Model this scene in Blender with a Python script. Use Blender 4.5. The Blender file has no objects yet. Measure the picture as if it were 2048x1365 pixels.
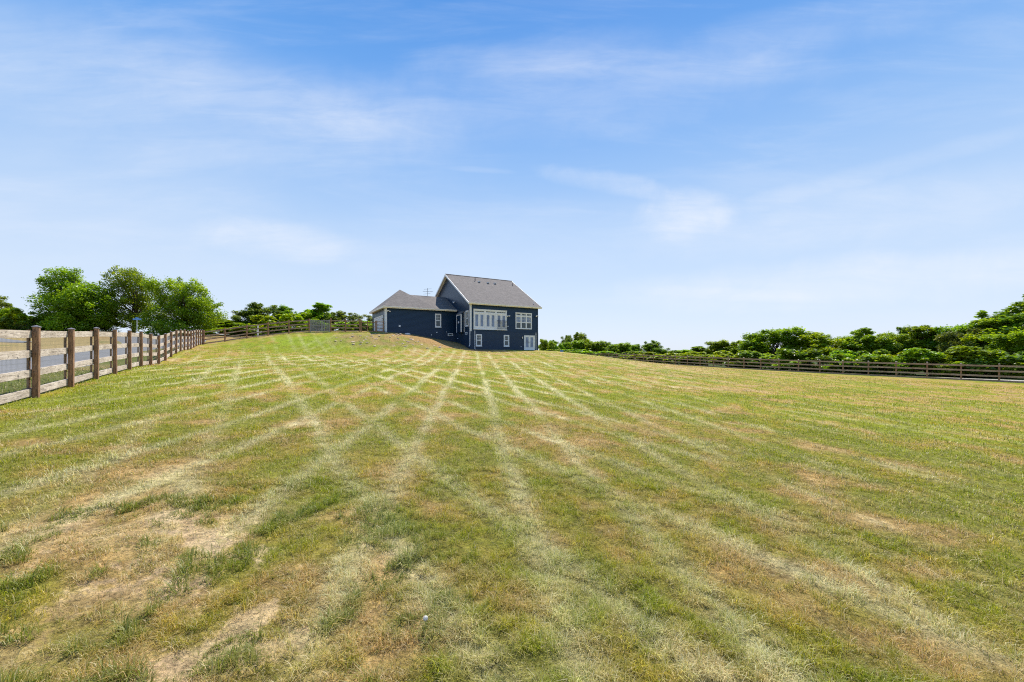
import bpy, math, random
import numpy as np
from mathutils import Vector, Matrix
R = math.radians
scene = bpy.context.scene
col = scene.collection
rng = np.random.default_rng(11)
random.seed(5)
CAMZ = 1.6          # world z of the lens; terrain heights below are given relative to it

# ---------------------------------------------------------------- camera
cam = bpy.data.objects.new('camera', bpy.data.cameras.new('camera'))
col.objects.link(cam)
cam.location = (0, 0, CAMZ)
cam.rotation_euler = (R(90), 0, 0)
cam.data.sensor_width = 36
cam.data.lens = 36 * 760 / 2048
cam.data.shift_y = 17.5 / 2048
cam.data.clip_start = .05
cam.data.clip_end = 4000
scene.camera = cam
scene.cycles.use_denoising = False
scene.cycles.filter_width = 1.1

# ---------------------------------------------------------------- light
SUN_AZ, SUN_EL = R(14), R(57)        # azimuth to the right of straight ahead
scene.view_settings.view_transform = 'Standard'
scene.view_settings.look = 'None'
scene.view_settings.exposure = 0.35
scene.view_settings.gamma = 1
sun = bpy.data.objects.new('sun', bpy.data.lights.new('sun', 'SUN'))
col.objects.link(sun)
sd = Vector((math.sin(SUN_AZ) * math.cos(SUN_EL), math.cos(SUN_AZ) * math.cos(SUN_EL), math.sin(SUN_EL)))
sun.rotation_euler = sd.to_track_quat('Z', 'Y').to_euler()
sun.data.energy = 5.0
sun.data.angle = R(.55)
sun.data.color = (1, .95, .87)

world = bpy.data.worlds.new('World')
scene.world = world
world.use_nodes = True


class NT:
    def __init__(s, tree):
        s.t = tree; tree.nodes.clear()
    def n(s, kind, **kw):
        nd = s.t.nodes.new(kind)
        for k, v in kw.items():
            if k.startswith('_'): setattr(nd, k[1:], v)
            else:
                key = int(k[1:]) if k[0] == 'i' and k[1:].isdigit() else k.replace('__', ' ')
                s.set(nd.inputs[key], v)
        return nd
    def set(s, inp, v):
        if isinstance(v, bpy.types.NodeSocket): s.t.links.new(v, inp)
        elif isinstance(v, bpy.types.Node): s.t.links.new(v.outputs[0], inp)
        else:
            if hasattr(inp.default_value, '__len__') and len(inp.default_value) == 4 and len(v) == 3: v = (*v, 1)
            inp.default_value = v
    def m(s, op, a, b=0., c=0., clamp=False):
        nd = s.n('ShaderNodeMath', _operation=op, _use_clamp=clamp, i0=a, i1=b, i2=c)
        return nd.outputs[0]
    def mix(s, f, a, b, mode='MIX'):
        nd = s.n('ShaderNodeMix', _data_type='RGBA', _blend_type=mode)
        s.set(nd.inputs[0], f); s.set(nd.inputs[6], a); s.set(nd.inputs[7], b)
        return nd.outputs[2]
    def ramp(s, f, stops):
        nd = s.n('ShaderNodeValToRGB'); s.set(nd.inputs[0], f)
        e = nd.color_ramp.elements
        while len(e) > 1: e.remove(e[-1])
        e[0].position = stops[0][0]; e[0].color = (*stops[0][1], 1) if len(stops[0][1]) == 3 else stops[0][1]
        for p, c in stops[1:]:
            x = e.new(p); x.color = (*c, 1) if len(c) == 3 else c
        return nd.outputs[0]
    def noise(s, vec, scale, detail=4, rough=.5, dist=0., out=0):
        nd = s.n('ShaderNodeTexNoise', Scale=scale, Detail=detail, Roughness=rough, Distortion=dist)
        if vec is not None: s.set(nd.inputs['Vector'], vec)
        return nd.outputs[out]
    def mapr(s, v, a, b, c=0., d=1., smooth=True):
        nd = s.n('ShaderNodeMapRange', _interpolation_type='SMOOTHSTEP' if smooth else 'LINEAR')
        for i, x in enumerate((v, a, b, c, d)): s.set(nd.inputs[i], x)
        return nd.outputs[0]


# sky: Nishita light with procedural cirrus laid over it by direction
w = NT(world.node_tree)
sky = w.n('ShaderNodeTexSky', _sky_type='NISHITA', _sun_disc=False, _sun_elevation=SUN_EL,
          _sun_rotation=SUN_AZ, _altitude=200, _air_density=1.0, _dust_density=.6, _ozone_density=1.6)
tc = w.n('ShaderNodeTexCoord').outputs['Generated']
sx = w.n('ShaderNodeSeparateXYZ', i0=tc)
X, Y, Z = sx.outputs
zc = w.m('MAXIMUM', Z, .02)
yc = w.m('MAXIMUM', Y, .02)
hx = w.m('DIVIDE', X, yc)             # tangents of the direction, ahead of the field
hz = w.m('DIVIDE', Z, yc)
pv = w.n('ShaderNodeCombineXYZ', i0=hx, i1=hz, i2=0.)


def blob(cx, cy, rx, ry, ang, nscale, namp, power=1.):
    # soft wisp centred at one direction, stretched and turned, broken by noise
    nz = w.noise(pv, nscale, 5, .6, .4)
    a = w.m('SUBTRACT', hx, cx); b = w.m('SUBTRACT', hz, cy)
    ca, sa = math.cos(R(ang)), math.sin(R(ang))
    p = w.m('ADD', w.m('MULTIPLY', a, ca / rx), w.m('MULTIPLY', b, sa / rx))
    q = w.m('ADD', w.m('MULTIPLY', a, -sa / ry), w.m('MULTIPLY', b, ca / ry))
    r = w.m('ADD', w.m('MULTIPLY', p, p), w.m('MULTIPLY', q, q))
    r = w.m('ADD', r, w.m('MULTIPLY', w.m('SUBTRACT', nz, .5), namp))
    return w.mapr(r, 1.15, -.25, 0., power)


def px(x, y): return ((x - 1024) / 760, (700 - y) / 760)


blobs = [
    (*px(1370, 432), .14, .075, 8, 7, 1.5, .50),
    (*px(1215, 365), .20, .035, -10, 7, 1.5, .34),
    (*px(1120, 175), .80, .15, 6, 3, 1.7, .20),
    (*px(1330, 135), .55, .05, -1, 5, 1.5, .10),
    (*px(300, 180), .95, .20, -12, 2.5, 1.6, .22),
    (*px(520, 200), .60, .09, -14, 4, 1.8, .12),
    (*px(250, 440), .60, .30, 0, 2, 1.6, .16),
    (*px(560, 480), .26, .060, -6, 5, 1.6, .36),
    (*px(1760, 340), .65, .03, 15, 6, 1.6, .14),
    (*px(1780, 420), .75, .10, 8, 4, 1.6, .20),
    (*px(1750, 560), .75, .080, 4, 5, 1.8, .40),
    (*px(1480, 590), .30, .020, -3, 7, 1.6, .24),
    (*px(960, 340), .10, .010, -4, 9, 1.2, .12),
    (*px(1010, 480), .90, .12, 3, 3, 1.6, .14),
    (*px(1620, 60), .5, .08, 12, 4, 1.8, .12)]
st = w.n('ShaderNodeMapping', Vector=pv); st.inputs['Rotation'].default_value = (0, 0, R(-7)); st.inputs['Scale'].default_value = (1.3, 7, 1)
fine = w.noise(st, 2.6, 9, .66, .6)
veil = w.mapr(w.noise(st, 1.1, 6, .6, .5), .45, .75, 0., .16)
tot = veil
for b in blobs:
    tot = w.m('ADD', tot, w.m('MULTIPLY', blob(*b), w.mapr(fine, .25, .72, .6, 1.25)))
tot = w.m('MULTIPLY', tot, w.mapr(Z, -.02, .03))
tot = w.m('MINIMUM', tot, .72)
# the sky darkens to a deep blue with height
hr = w.m('SQRT', w.m('ADD', w.m('ADD', w.m('MULTIPLY', X, X), w.m('MULTIPLY', Y, Y)), .0001))
el = w.m('DIVIDE', Z, hr)
clean = w.ramp(w.m('MAXIMUM', el, 0.), [(0, (.60, .675, .80)), (.14, (.52, .63, .79)), (.30, (.385, .54, .775)), (.46, (.255, .44, .75)), (.66, (.125, .325, .71)), (.9, (.064, .25, .645)), (1., (.04, .21, .60))])
skyc = w.mix(.88, w.mix(1., sky, (.10, .10, .10), 'MULTIPLY'), clean)
fin = w.mix(tot, skyc, (.70, .735, .80))
bg = w.n('ShaderNodeBackground', Color=fin, Strength=1.0)
w.n('ShaderNodeOutputWorld', Surface=bg.outputs[0])


# ---------------------------------------------------------------- helpers
def tag(o, label=None, cat=None, group=None, kind=None):
    if label: o['label'] = label
    if cat: o['category'] = cat
    if group: o['group'] = group
    if kind: o['kind'] = kind
    return o


def link(name, data, mat=None, parent=None):
    o = bpy.data.objects.new(name, data); col.objects.link(o)
    if mat is not None and data is not None: data.materials.append(mat)
    if parent: o.parent = parent
    return o


def empty(name, loc, rz=0, **kw):
    o = link(name, None); o.location = loc; o.rotation_euler = (0, 0, rz)
    return tag(o, **kw)


def npmesh(name, V, F, smooth=False, attrs=None):
    """F: (n,3) or (n,4) int array; attrs: dict name -> (nverts,3) colours"""
    me = bpy.data.meshes.new(name); V = np.asarray(V, np.float32); F = np.asarray(F, np.int32)
    n, k = F.shape
    me.vertices.add(len(V)); me.vertices.foreach_set('co', V.ravel())
    me.loops.add(n * k); me.loops.foreach_set('vertex_index', F.ravel())
    me.polygons.add(n); me.polygons.foreach_set('loop_start', np.arange(n, dtype=np.int32) * k)
    if smooth: me.polygons.foreach_set('use_smooth', np.ones(n, bool))
    me.update(calc_edges=True)
    for an, c in (attrs or {}).items():
        a = me.color_attributes.new(an, 'FLOAT_COLOR', 'POINT')
        cc = np.ones((len(V), 4), np.float32); cc[:, :3] = c
        a.data.foreach_set('color', cc.ravel())
    return me


class MB:
    def __init__(s): s.v = []; s.f = []
    def add(s, vs, fs):
        b = len(s.v); s.v += [tuple(p) for p in vs]; s.f += [tuple(i + b for i in f) for f in fs]; return s
    def box(s, x0, x1, y0, y1, z0, z1):
        vs = [(x, y, z) for z in (z0, z1) for y in (y0, y1) for x in (x0, x1)]
        return s.add(vs, [(0, 2, 3, 1), (4, 5, 7, 6), (0, 1, 5, 4), (2, 6, 7, 3), (0, 4, 6, 2), (1, 3, 7, 5)])
    def hexa(s, c):   # 8 corners: bottom ring 4, top ring 4
        return s.add(c, [(0, 3, 2, 1), (4, 5, 6, 7), (0, 1, 5, 4), (1, 2, 6, 5), (2, 3, 7, 6), (3, 0, 4, 7)])
    def prism(s, poly, axis_vec):   # polygon extruded along a vector
        n = len(poly); a = Vector(axis_vec)
        vs = [Vector(p) for p in poly] + [Vector(p) + a for p in poly]
        return s.add(vs, [tuple(range(n))[::-1], tuple(range(n, 2 * n))] + [(i, (i + 1) % n, n + (i + 1) % n, n + i) for i in range(n)])
    def tube(s, pts, rad, n=8, cap=True):
        pts = [Vector(p) for p in pts]; rad = rad if hasattr(rad, '__len__') else [rad] * len(pts)
        b = len(s.v); ref = None
        for i, p in enumerate(pts):
            d = (pts[min(i + 1, len(pts) - 1)] - pts[max(i - 1, 0)]).normalized()
            if ref is None: ref = d.orthogonal().normalized()
            ref = (ref - d * ref.dot(d)).normalized(); c = d.cross(ref)
            for k in range(n):
                a = 2 * math.pi * k / n
                s.v.append(tuple(p + (ref * math.cos(a) + c * math.sin(a)) * rad[i]))
        for i in range(len(pts) - 1):
            for k in range(n):
                s.f.append((b + i * n + k, b + i * n + (k + 1) % n, b + (i + 1) * n + (k + 1) % n, b + (i + 1) * n + k))
        if cap:
            s.f.append(tuple(b + k for k in range(n))[::-1]); s.f.append(tuple(b + (len(pts) - 1) * n + k for k in range(n)))
        return s
    def build(s, name, mat, parent=None, smooth=False):
        me = bpy.data.meshes.new(name); me.from_pydata(s.v, [], s.f); me.update()
        if smooth: me.polygons.foreach_set('use_smooth', [True] * len(me.polygons))
        return link(name, me, mat, parent)


# numpy value noise
def _h(i, j, s):
    h = (i * 374761393 + j * 668265263 + s * 974711) & 0xffffffff
    h = ((h ^ (h >> 13)) * 1274126177) & 0xffffffff
    return ((h ^ (h >> 16)) & 0xffffff) / float(0xffffff)


def vn(x, y, s=0):
    i = np.floor(x).astype(np.int64); j = np.floor(y).astype(np.int64); u = x - i; v = y - j
    u = u * u * (3 - 2 * u); v = v * v * (3 - 2 * v)
    return (_h(i, j, s) * (1 - u) + _h(i + 1, j, s) * u) * (1 - v) + (_h(i, j + 1, s) * (1 - u) + _h(i + 1, j + 1, s) * u) * v


def fbm(x, y, sc, s=0, o=4, g=.55):
    t = 0; a = 1; n = 0
    for k in range(o):
        ca, sa = math.cos(k * 1.1 + .4), math.sin(k * 1.1 + .4)
        t = t + a * vn((x * ca - y * sa) / sc * 2 ** k + 37.1 * k, (x * sa + y * ca) / sc * 2 ** k - 11.7 * k, s + k); n += a; a *= g
    return t / n


def ss(v, a, b):
    t = np.clip((v - a) / (b - a), 0, 1); return t * t * (3 - 2 * t)
# ---------------------------------------------------------------- terrain
# surveyed spot heights (x, y, z relative to the lens), joined by a thin-plate surface
CP = np.array([(0,0,-1.6), (0,-12,-1.8), (-12,-10,-1.5), (14,-10,-2.1), (0,10,-1.5), (0,20,-1.25), (0,30,-0.88), (0,40,-0.38), (6,42,-0.55), (-5.2,47.2,-0.02), (3.6,52.2,-0.08), (0,49.8,-0.04), (-1,58,0), (7.8,56,-0.42), (12.3,60,-1.26), (-15.6,46.6,2.15), (-12.6,48.3,1.96), (-10.4,49.4,1.5), (-8.8,50.3,1.2), (-7,49.6,0.8), (-12.7,43,1.35), (-9.6,42.5,0.6), (-6,43.5,0.05), (-17.5,37.5,0.1), (-10,37,-0.25), (-4,37,-0.5), (-24.8,36,0.2), (-17.5,30,-0.45), (-10,25,-0.85), (-20,20,-0.85), (-42,60,2.4), (-34,60,2.1), (-60,50,2.4), (-16,66,2), (-25,60,2.3), (-50,80,3.2), (-20,90,2.2), (5,80,-1.5), (-5,75,0.6), (-21.6,16,-1.03), (-21.7,17.5,-0.92), (-24.3,23,-0.45), (-26.2,27,-0.07), (-28.3,31,0.12), (-32.4,24,-0.7), (-33.6,27,-0.46), (-38,36,0.1), (-48.5,50,1.45), (-53,58,2.1), (-58,42,1), (-50,30,0.2), (-45,15,-0.6), (-70,60,2.5), (10,10,-1.9), (20,20,-2.25), (25,10,-2.5), (30,25,-2.55), (15,35,-1.5), (10,30,-1.25), (20,45,-1.9), (24,35,-2.1), (-10.9,8.7,-1.09), (-12.37,10.8,-1.02), (-14.61,14,-0.88), (-17.41,18,-0.76), (-21.61,24,-0.5), (-27.21,32,-0.05), (-34.21,42,0.55), (-6.91,3,-1.25), (-0.61,-6,-1.4), (-30.32,43.05,1.26), (-24.11,44.7,2.1), (-19.71,45.86,2.12), (-15.6,46.95,2.16), (42.3,33,-2.78), (37.01,42.49,-2.75), (31.71,51.98,-2.62), (25.36,63.36,-2.4), (19.01,74.75,-2.2), (50,45,-3), (45,60,-3.1), (40,75,-3.1), (35,90,-3.1), (25,110,-3.1), (10,110,-2.9), (60,30,-3), (-90,100,3), (-40,150,2.5), (20,160,-3), (90,110,-3.1), (-100,0,0), (100,0,-3), (0,-60,-2), (-60,-50,-1.5), (70,-50,-3), (-90,50,2.6)], float)
def _phi(r2): return .5*r2*np.log(r2+1e-9)
def solve():
    P=CP[:,:2]/10; n=len(P)
    r2=((P[:,None]-P[None])**2).sum(2); K=_phi(r2)+np.eye(n)*.02
    A=np.zeros((n+3,n+3));A[:n,:n]=K;A[:n,n]=1;A[:n,n+1:]=P;A[n,:n]=1;A[n+1:,:n]=P.T
    b=np.zeros(n+3);b[:n]=CP[:,2]; return np.linalg.solve(A,b)
W=solve()
def tz(x,y):
    x=np.asarray(x,float);y=np.asarray(y,float);sh=x.shape;x=x.ravel();y=y.ravel()
    r=np.hypot(x,y);f=np.minimum(1,115/np.maximum(r,1e-6));q=np.stack([x*f,y*f],1)/10
    out=np.empty(len(x));n=len(CP);P=CP[:,:2]/10
    for i in range(0,len(x),20000):
        s=q[i:i+20000];r2=((s[:,None]-P[None])**2).sum(2)
        out[i:i+20000]=_phi(r2)@W[:n]+W[n]+s@W[n+1:]
    return out.reshape(sh)
def seg_dist(x, y, P):
    """distance to a polyline, and the parameter along it (metres)"""
    best = np.full(np.shape(x), 1e9); at = np.zeros(np.shape(x)); L = 0
    for (ax, ay), (bx, by) in zip(P[:-1], P[1:]):
        l = math.hypot(bx - ax, by - ay); ux, uy = (bx - ax) / l, (by - ay) / l
        t = np.clip((x - ax) * ux + (y - ay) * uy, 0, l)
        d = np.hypot(x - ax - t * ux, y - ay - t * uy)
        at = np.where(d < best, L + t, at); best = np.minimum(best, d); L += l
    return best, at


LF0 = np.array([-10.9, 8.7]); LFD = np.array([-532 / 760, 1.0]); LF_DY = 1.753   # left fence: first post, direction, step in y
LFEND = LF0 + LFD * LF_DY * 19
RF0 = np.array([42.3, 33.0]); RFD = np.array([-424 / 760, 1.0]); RF_DY = 33 * .0575
GAR = np.array([-15.6, 46.95])                                                     # front left corner of the garage
ROAD = [(-17.5, 5), (-23.7, 17), (-27.2, 23), (-31.5, 29.5), (-35.5, 36), (-41.5, 46), (-50, 53), (-64, 60), (-95, 70)]
ROAD_N = [(-21.6, 16), (-24.3, 23), (-28.3, 31)]


def rocky(x, y):
    d = np.hypot((x + 13.6) / 7.0, (y - 42.3) / 4.2)
    return ss(d + .5 * (fbm(x, y, 3, 91) - .5), 1.15, .55)


def masks(x, y):
    wob = (fbm(x, y, 3.5, 5) - .5) * .5
    fade = (.24 + .76 * ss(fbm(x, y, 2.6, 8), .38, .60)) * (.5 + .9 * fbm(x, y, .5, 9, 3))
    p = x * .9945 + y * .1045 + wob * .6
    q = x * .824 + y * .566 + wob * .6
    tr = np.zeros(np.shape(x))
    wd = .105 + .0018 * np.abs(y) + .02 * ss(np.hypot(x, y), 7, 2)
    def trk(c, pos, a): return a * np.exp(-((c - pos) / wd) ** 2)
    for i in range(-6, 12):
        b = -1.9 + 2.43 * i
        am = 1.0 if i < 4 else .7
        tr = np.maximum(tr, trk(p, b, am)); tr = np.maximum(tr, trk(p, b + 1.05, am * .95))
    for i in range(-8, 16):
        b = .97 + 2.45 * i; am = .95 if i in (0, 1, 2) else .7
        if i < 0: am *= .7
        tr = np.maximum(tr, trk(q, b, am)); tr = np.maximum(tr, trk(q, b + .97, am))
    # the old tracks fade out along the right hand field and towards the fence
    far = ss(np.hypot(x - 3, y - 20), 62, 25)
    wide = np.clip(1 - ss(x - .25 * y, 1, 16), .45, 1)
    tr = tr * fade * (.22 + .78 * far) * wide * (.98 + .02 * ss(np.hypot(x, y), 4, 14)) * (.74 + .34 * ss(y, 9, 15) * ss(y, 36, 28) * ss(x, 6, 0)) * (1 - .6 * ss(y, 31, 36) * ss(-x, 9, 14))
    # inside the fences only
    lf = (x - LF0[0]) * .819 + (y - LF0[1]) * .574          # + on the lawn side
    rf = (x - RF0[0]) * -.8733 - (y - RF0[1]) * .4869
    lawn = ss(lf, 0, .5) * ss(rf, 0, 1)
    return tr * lawn, lf, rf


C_G = np.array([.245, .270, .005]); C_GD = np.array([.11, .15, .012]); C_O = np.array([.385, .305, .026])
C_B = np.array([.47, .295, .095]); C_T = np.array([.54, .385, .18]); C_P = np.array([.74, .66, .34]); C_V = np.array([.27, .34, .012])


def lerp(a, b, t): return a + (b - a) * np.asarray(t)[..., None]


def bare_mask(x, y):
    # worn, nearly bare soil low on the left of the lawn
    reg = ss(np.hypot((x + 2.5) / 2.1, (y - 2.35) / 1.25), 1.25, .55)
    return reg * ss(fbm(x, y, .36, 131, 6, .74), .49, .60)


def lawn_rgb(x, y):
    tr, lf, rf = masks(x, y)
    n1 = fbm(x, y, 7.0, 1); n2 = fbm(x, y, 1.6, 2); n3 = fbm(x, y, .45, 3, 3); n4 = fbm(x, y, .5, 4, 3)
    # alternate passes of the mower differ a little
    p = x * .9945 + y * .1045; q = x * .824 + y * .566
    band = .5 + .5 * np.sin((p + 1.4) / 2.43 * 2 * math.pi); band2 = .5 + .5 * np.sin((q - .5) / 2.45 * 2 * math.pi)
    dry = .22 * n1 + .38 * n2 + .46 * n3 + .045 * band + .045 * band2
    dry = dry - .022 + .03 * ss(x, 6, 22) * ss(y, 5, 12) + .05 * ss(y, 24, 34)
    dry = dry - .34 * np.exp(-(((x + 19.5) / 5.5) ** 2 + ((y - 38.5) / 4.0) ** 2)) - .20 * np.exp(-(rf / 2.5) ** 2)
    # drought patches near the tree line of the tracks, and bare ground low on the left
    dry = dry + .15 * np.exp(-((((x + 4.2) + (y - 5.0) * .70) / .42) ** 2 + ((y - 5.2) / 2.2) ** 2)) + .10 * np.exp(-(((x + 4.6) / 1.3) ** 2 + ((y - 4.4) / 1.0) ** 2)) + .07 * np.exp(-(((x + 2.9) / 1.4) ** 2 + ((y - 6.6) / 1.3) ** 2))
    dry = dry + .13 * np.exp(-(((x + 2.0) / 1.3) ** 2 + ((y - 2.1) / 1.0) ** 2))
    c = lerp(C_G, C_O, ss(dry, .47, .62)); c = lerp(c, C_B, ss(dry, .57, .70)); c = lerp(c, C_T, ss(dry, .72, .90))
    c = lerp(c, C_V, np.clip(np.exp(-(((x + 21.5) / 5.5) ** 2 + ((y - 39.5) / 3.4) ** 2)) * 1.2 * ss(fbm(x, y, 2, 44), .3, .55), 0, .95))
    c = lerp(c, np.array([.15, .23, .03]), .55 * np.exp(-((rf - 1.2) / 1.6) ** 2) * ss(fbm(x, y, 4, 45), .35, .6))
    c = lerp(c, C_GD, .35 * ss(n4, .60, .76))
    c = lerp(c, C_P, np.clip(tr * (.35 + 1.0 * n3), 0, .9))
    bare = bare_mask(x, y)
    c = lerp(c, lerp(np.array([.58, .41, .24]), np.array([.36, .24, .11]), ss(n4, .40, .60)), .72 * bare)
    dry = dry + .30 * bare
    k = rocky(x, y)
    rc = lerp(np.array([.40, .24, .11]), np.array([.28, .26, .05]), ss(fbm(x, y, .9, 61), .42, .6))
    c = lerp(c, rc, .66 * k)
    near_wall = ss(np.hypot((x + 7.5) / 8.5, (y - 46.6) / 4.2) + .5 * (fbm(x, y, 2, 92) - .5), 1.2, .6)
    c = lerp(c, np.array([.44, .245, .10]), .85 * near_wall)
    # outside the fence: green verge, then a dry tan slope past the road
    out = ss(-lf, 0, .3); rd, _ = seg_dist(x, y, ROAD)
    oc = lerp(np.array([.15, .17, .03]), np.array([.40, .29, .12]), ss(fbm(x, y, 5, 70) + .35 * ss(-lf, 7, 13), .42, .70))
    c = lerp(c, oc, out)
    hill = ss(y, 46, 49) * ss(-x, 14, 17); c = lerp(c, np.array([.38, .24, .10]), hill * .75)
    # beyond the right hand fence the ground under the trees is shaded leaf litter and weeds
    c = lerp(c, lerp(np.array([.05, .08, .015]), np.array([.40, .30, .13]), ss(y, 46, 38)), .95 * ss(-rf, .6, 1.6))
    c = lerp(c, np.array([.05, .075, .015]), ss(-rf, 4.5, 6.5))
    return c, dry, tr


def bumps(x, y):
    r = np.hypot(x, y)
    return (fbm(x, y, 1.3, 21, 3) - .5) * .07 * ss(r, 70, 30) + (fbm(x, y, .32, 22, 3) - .5) * .035 * ss(r, 25, 9) + rocky(x, y) * (fbm(x, y, .8, 23, 3) - .5) * .35


def gz(x, y):
    """world height of the finished ground"""
    x = np.asarray(x, float); y = np.asarray(y, float)
    z = tz(x, y) + bumps(x, y)
    hx = (x + 5.23) * .861 + (y - 47.7) * .509; hy = -(x + 5.23) * .509 + (y - 47.7) * .861      # house frame
    return z + CAMZ


# ---------------------------------------------------------------- materials
MATS = {}


def newmat(name):
    m = bpy.data.materials.new(name); m.use_nodes = True; MATS[name] = m
    return m, NT(m.node_tree)


def finish(n, shader, disp=None):
    n.n('ShaderNodeOutputMaterial', Surface=shader)


def bump(n, h, dist, strength=1.):
    return n.n('ShaderNodeBump', Strength=strength, Distance=dist, Height=h).outputs[0]


def objc(n): return n.n('ShaderNodeTexCoord').outputs['Object']
def wpos(n): return n.n('ShaderNodeNewGeometry').outputs['Position']


def princ(n, **kw):
    nd = n.n('ShaderNodeBsdfPrincipled')
    for k, v in kw.items(): n.set(nd.inputs[k.replace('__', ' ')], v)
    return nd.outputs[0]


def simple(name, c, rough=.5, var=.12, scale=6., bumpd=0., spec=.5, metal=0.):
    m, n = newmat(name); o = objc(n)
    nz = n.noise(o, scale, 6, .65)
    f = n.mapr(nz, .3, .7, 1 - var, 1 + var)
    cc = n.n('ShaderNodeVectorMath', _operation='SCALE', i0=c[:3]); n.set(cc.inputs['Scale'], f)
    kw = dict(Base__Color=cc.outputs[0], Roughness=rough, Metallic=metal)
    if bumpd: kw['Normal'] = bump(n, n.noise(o, scale * 4, 5, .6), bumpd)
    sh = princ(n, **kw)
    finish(n, sh); return m


def ground_mat():
    m, n = newmat('lawn_ground')
    at = n.n('ShaderNodeVertexColor', _layer_name='tint').outputs[0]
    P = wpos(n)
    a = n.noise(P, 9, 6, .75); b = n.noise(P, 38, 4, .7); c = n.noise(P, 2.2, 5, .65)
    st = n.n('ShaderNodeMapping', Vector=P); st.inputs['Scale'].default_value = (1, 1, 1)
    f = n.m('ADD', n.mapr(a, .30, .72, -.42, .42), n.mapr(b, .3, .7, -.30, .30))
    f = n.m('ADD', f, n.mapr(c, .3, .7, -.12, .12)); f = n.m('ADD', f, 1.0)
    cc = n.n('ShaderNodeVectorMath', _operation='SCALE', i0=at); n.set(cc.inputs['Scale'], f)
    # flecks of straw and of fresh green
    s1 = n.mapr(n.noise(P, 21, 4, .75), .56, .70); s2 = n.mapr(n.noise(n.n('ShaderNodeVectorMath', _operation='ADD', i0=P, i1=(31, 7, 3)).outputs[0], 17, 4, .7), .56, .72)
    k = n.mix(n.m('MULTIPLY', s1, .32), cc.outputs[0], (.52, .44, .24))
    k = n.mix(n.m('MULTIPLY', s2, .42), k, (.10, .135, .016))
    nm = bump(n, n.m('ADD', a, n.m('MULTIPLY', b, .5)), .06, .8)
    sh = princ(n, Base__Color=k, Roughness=.95, Normal=nm, **{'Specular IOR Level': .15})
    finish(n, sh); return m


def blade_mat():
    m, n = newmat('grass_blades')
    at = n.n('ShaderNodeVertexColor', _layer_name='tint').outputs[0]
    d = n.n('ShaderNodeBsdfDiffuse', Color=at).outputs[0]
    t = n.n('ShaderNodeBsdfTranslucent', Color=at).outputs[0]
    g = n.n('ShaderNodeBsdfGlossy', Color=(1, 1, 1), Roughness=.45).outputs[0]
    a = n.n('ShaderNodeMixShader', i0=.42, i1=d, i2=t).outputs[0]
    b = n.n('ShaderNodeMixShader', i0=.02, i1=a, i2=g).outputs[0]
    finish(n, b); return m


def leaf_mat():
    m, n = newmat('leaves')
    at = n.n('ShaderNodeVertexColor', _layer_name='tint').outputs[0]
    rnd = n.n('ShaderNodeObjectInfo').outputs['Random']
    hs = n.n('ShaderNodeHueSaturation', Hue=n.mapr(rnd, 0, 1, .485, .515, False), Saturation=1., Value=n.mapr(rnd, 0, 1, .85, 1.12, False), Color=at).outputs[0]
    d = n.n('ShaderNodeBsdfDiffuse', Color=hs).outputs[0]
    t = n.n('ShaderNodeBsdfTranslucent', Color=n.mix(1., hs, (1.5, 1.35, .5), 'MULTIPLY')).outputs[0]
    g = n.n('ShaderNodeBsdfGlossy', Color=(1, 1, 1), Roughness=.4).outputs[0]
    a = n.n('ShaderNodeMixShader', i0=.5, i1=d, i2=t).outputs[0]
    b = n.n('ShaderNodeMixShader', i0=.03, i1=a, i2=g).outputs[0]
    finish(n, b); return m


def siding_mat():
    m, n = newmat('navy_siding'); o = objc(n)
    z = n.n('ShaderNodeSeparateXYZ', i0=o).outputs[2]
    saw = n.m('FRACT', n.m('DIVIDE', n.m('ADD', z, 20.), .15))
    line = n.mapr(saw, .0, .12, .55, 1.)           # darker line along each board's lower edge; the lap relief is the bump below
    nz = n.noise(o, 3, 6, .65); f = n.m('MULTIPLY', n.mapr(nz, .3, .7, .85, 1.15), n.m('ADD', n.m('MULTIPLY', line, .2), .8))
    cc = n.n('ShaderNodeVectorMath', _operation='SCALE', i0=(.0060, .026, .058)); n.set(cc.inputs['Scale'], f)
    nm = bump(n, n.m('SUBTRACT', 1., saw), .02, 1.)
    finish(n, princ(n, Base__Color=cc.outputs[0], Roughness=.33, Normal=nm, **{'Specular IOR Level': .38})); return m


def roof_mat():
    m, n = newmat('shingles'); o = objc(n)
    br = n.n('ShaderNodeTexBrick', Color1=(.160, .134, .116, 1), Color2=(.215, .182, .158, 1), Mortar=(.06, .055, .055, 1), Scale=1.0, i5=.012)
    br.inputs['Brick Width'].default_value = .33; br.inputs['Row Height'].default_value = .145; br.inputs['Mortar Smooth'].default_value = .3
    sp = n.n('ShaderNodeSeparateXYZ', i0=o)
    v = n.n('ShaderNodeCombineXYZ', i0=sp.outputs[0], i1=n.m('MULTIPLY', sp.outputs[1], 1.15), i2=0.)
    n.set(br.inputs['Vector'], v)
    nz = n.noise(o, 2.2, 6, .7); f = n.m('ADD', n.mapr(nz, .3, .7, .84, 1.16), n.mapr(n.noise(o, 40, 3, .7), .3, .7, -.18, .18))
    cc = n.n('ShaderNodeVectorMath', _operation='SCALE', i0=br.outputs[0]); n.set(cc.inputs['Scale'], f)
    finish(n, princ(n, Base__Color=cc.outputs[0], Roughness=.9, Normal=bump(n, br.outputs[1], -.006))); return m


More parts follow.
